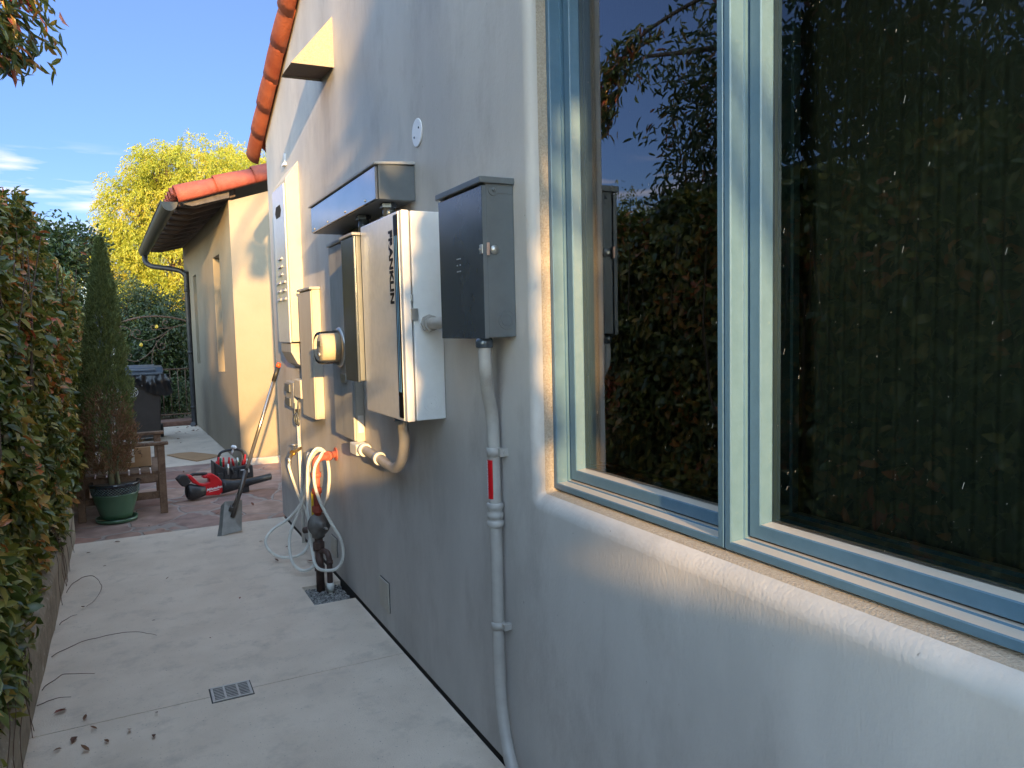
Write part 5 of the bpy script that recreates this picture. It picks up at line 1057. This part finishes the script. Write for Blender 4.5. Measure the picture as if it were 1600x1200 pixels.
mb = MB().tube(catmull([(-1.7, 1.6, 0), (-1.65, 1.65, 1.4), (-1.7, 1.6, 2.6), (-1.75, 1.6, 3.8)], 6), [.11-.004*i for i in range(19)], 10)
for b in bl: mb.tube(catmull([(-1.68, 1.62, 2.2), (-1.68+(b[0]+1.68)*.4, 1.62+(b[1]-1.62)*.4, (2.2+b[2])/2+.2), b[:3]], 6), [.05-.003*i for i in range(13)], 7)
# the branch reaching into the picture
BR = catmull([(-1.5, 3.0, 3.6), (-1.0, 3.6, 3.55), (-.62, 3.95, 3.35), (-.46, 4.12, 3.12), (-.42, 4.18, 2.92), (-.40, 4.2, 2.78)], 8)
mb.tube(BR, [.016-.0003*i for i in range(len(BR))], 7)
B2 = catmull([(-.62, 3.95, 3.35), (-.48, 4.1, 3.22), (-.34, 4.2, 3.10), (-.24, 4.25, 2.98)], 6); mb.tube(B2, .0045, 6)
B3 = catmull([(-.55, 4.0, 3.2), (-.44, 4.15, 3.06), (-.33, 4.2, 2.96), (-.285, 4.22, 2.86)], 6); mb.tube(B3, .0035, 6)
mb.build('trunk', 'bark', tall)
P, A_ = [], []
for path, cnt in ((BR[16:], 300), (B2, 120), (B3, 90), (BR[24:], 150)):
    for i in range(cnt):
        q = path[int(rng.integers(len(path)))]; P.append(np.array(q)+rng.normal(size=3)*np.array([.045, .06, .045])); A_.append(np.array([.35, .2, -.75])+rng.normal(size=3)*.4)
P = np.array(P); A_ = np.array(A_); n = len(P)
leaves('leaf_spray', P, A_, rv(n), rng.uniform(.055, .088, n), rng.uniform(.017, .025, n), 'leaf_hedge', tall, TEMPL8, np.clip(rng.random(n)*.98, 0, 1), curl=.3)
mb = MB()
for i in range(46):
    c = random.choice([(-.44, 4.13, 3.06), (-.35, 4.19, 3.06), (-.30, 4.21, 3.03), (-.37, 4.18, 2.99)]); mb.lathe([(.0001, -.005), (.004, -.003), (.005, 0), (.004, .003), (.0001, .005)], tuple(np.array(c)+rng.normal(size=3)*.02), (0, 0, 1), 8, cap=False)
mb.build('berries', 'red_label', tall)

# unseen trees and added wall behind camera; crowns masked to place the sun patches
def lit(u, v):
    """hand-set fraction of sun to let along the ray that crosses the plane Y=0 at (u, v)"""
    w1 = vnoise(u, v, 0, 1.6)-.5; w2 = vnoise(u, v, 7, 4)-.5
    uu = u+.16*w1+.07*w2; vv = v+.25*w1+.10*w2
    L_ = np.zeros_like(u)
    L_ = np.where((uu > -.34) & (uu < .40) & (vv > 1.42) & (vv < 4.6), 1, L_)
    L_ = np.where((uu >= .30) & (uu < .555) & (vv > 1.30) & (vv < 2.40), 1, L_)
    L_ = np.where((uu >= .30) & (uu < .50) & (vv > 3.1) & (vv < 3.95), 1, L_)
    L_ = np.where((u > .80) & (u < 1.15) & (v > .80) & (v < .95+.982*(1.088-u)), np.where(w1 > -.02, .93, .75), L_)
    L_ = np.where((uu > .84) & (uu < 1.0) & (vv > .72) & (vv < .98), .84, L_)
    L_ = np.where((uu >= .36) & (uu < .52) & (vv > 2.4) & (vv < 3.1), .93, L_)
    L_ = np.where((uu >= .50) & (uu < .62) & (vv > 2.5) & (vv < 4.0), .86, L_)
    L_ = np.where((uu > .80) & (uu < 1.15) & (v > .96+.982*(1.088-u)) & (vv < 2.45), 1, L_)
    L_ = np.where((uu > -1.1) & (uu <= -.34) & (vv > np.interp(uu, [-1.1, -.93, -.80, -.50, -.34], [5.2, 4.2, 2.9, 2.0, 1.7])) & (vv < 4.7), 1, L_)
    L_ = np.where((u > -1.14) & (u < -.86) & (v > 3.5) & (v < 4.15), 1, L_)
    L_ = np.where((uu > -.15) & (uu < .40) & (vv > 1.18) & (vv < 1.42) & (w2 > .02), 1, L_)
    L_ = np.where((vv > 5.4+.8*w1) , 1, L_)
    L_ = np.where((uu > -.12) & (uu < .07) & (vv > 3.62) & (vv < 3.95), 0, L_)
    return L_
S = np.array(SUN_D)
def shade(parent, x0, x1, N, name, ylo, yhi, vmin=.2, vmax=5.0, L=(.10, .17)):
    u = rng.uniform(x0, x1, N); v = rng.uniform(vmin, vmax, N); k = rng.random(N) > lit(u, v); u, v = u[k], v[k]
    y = -rng.uniform(ylo, yhi, len(u)); P = np.stack([u+y*S[0]/S[1], y, v+y*S[2]/S[1]], 1); k = (P[:, 2] > .3) & (P[:, 0] < 1.0) ; P = P[k]; n = len(P)
    nr_ = S[None, :]+rng.normal(size=(n, 3))*.45; al = rv(n); Ls = rng.uniform(L[0], L[1], n)
    leaves(name, P-unit(al)*(Ls*.5)[:, None], al, nr_, Ls, Ls*.6, 'leaf_tall', parent, TEMPL8)
def shade_tree(x, y, x0, x1, N, label):
    t = thing('shade_mask_tree', (x, y, 0), label, 'tree', group='unseen shade trees behind the camera')
    shade(t, x0, x1, N, 'crown', -y-1.0, -y+1.0)
    mb = MB().tube(catmull([(x, y, 0), (x+.05, y, 1.5), (x, y, 3.0), (x+.1, y, 5)], 5), [.12-.006*i for i in range(16)], 9)
    for k in range(9): a = k*.8; mb.tube(catmull([(x, y, 1.5+k*.3), (x+.5*math.cos(a), y+.3*math.sin(a), 2.2+k*.35), (x+1.1*math.cos(a), y+.7*math.sin(a), 2.6+k*.4)], 4), [.04-.003*i for i in range(9)], 6)
    mb.build('trunk', 'bark', t)
shade_tree(-3.2, -6.0, -3.4, -.9, 26000, 'unseen tree well to the left behind the viewer, crown shaped for its shade')
shade_tree(-1.5, -5.2, -1.4, .62, 26000, 'unseen tree over the path behind the viewer, crown shaped for its shade')
shade_tree(.1, -7.6, .2, 2.4, 26000, 'unseen tree near the house wall behind the viewer, crown shaped for its shade')
t = thing('sun_block_wall', (-1, -9.6, 0), 'plain tan wall added unseen behind the viewer to block low sun', 'wall')  # never in view; added to stop the low sun
MB().box((-6, -9.7, 0), (1.08, -9.5, 2.55)).build('wall', 'stucco_wing', t)
MB().box((-6.02, -9.74, 2.552), (1.08, -9.46, 2.62)).build('coping', 'concrete', t, bevel=.01)
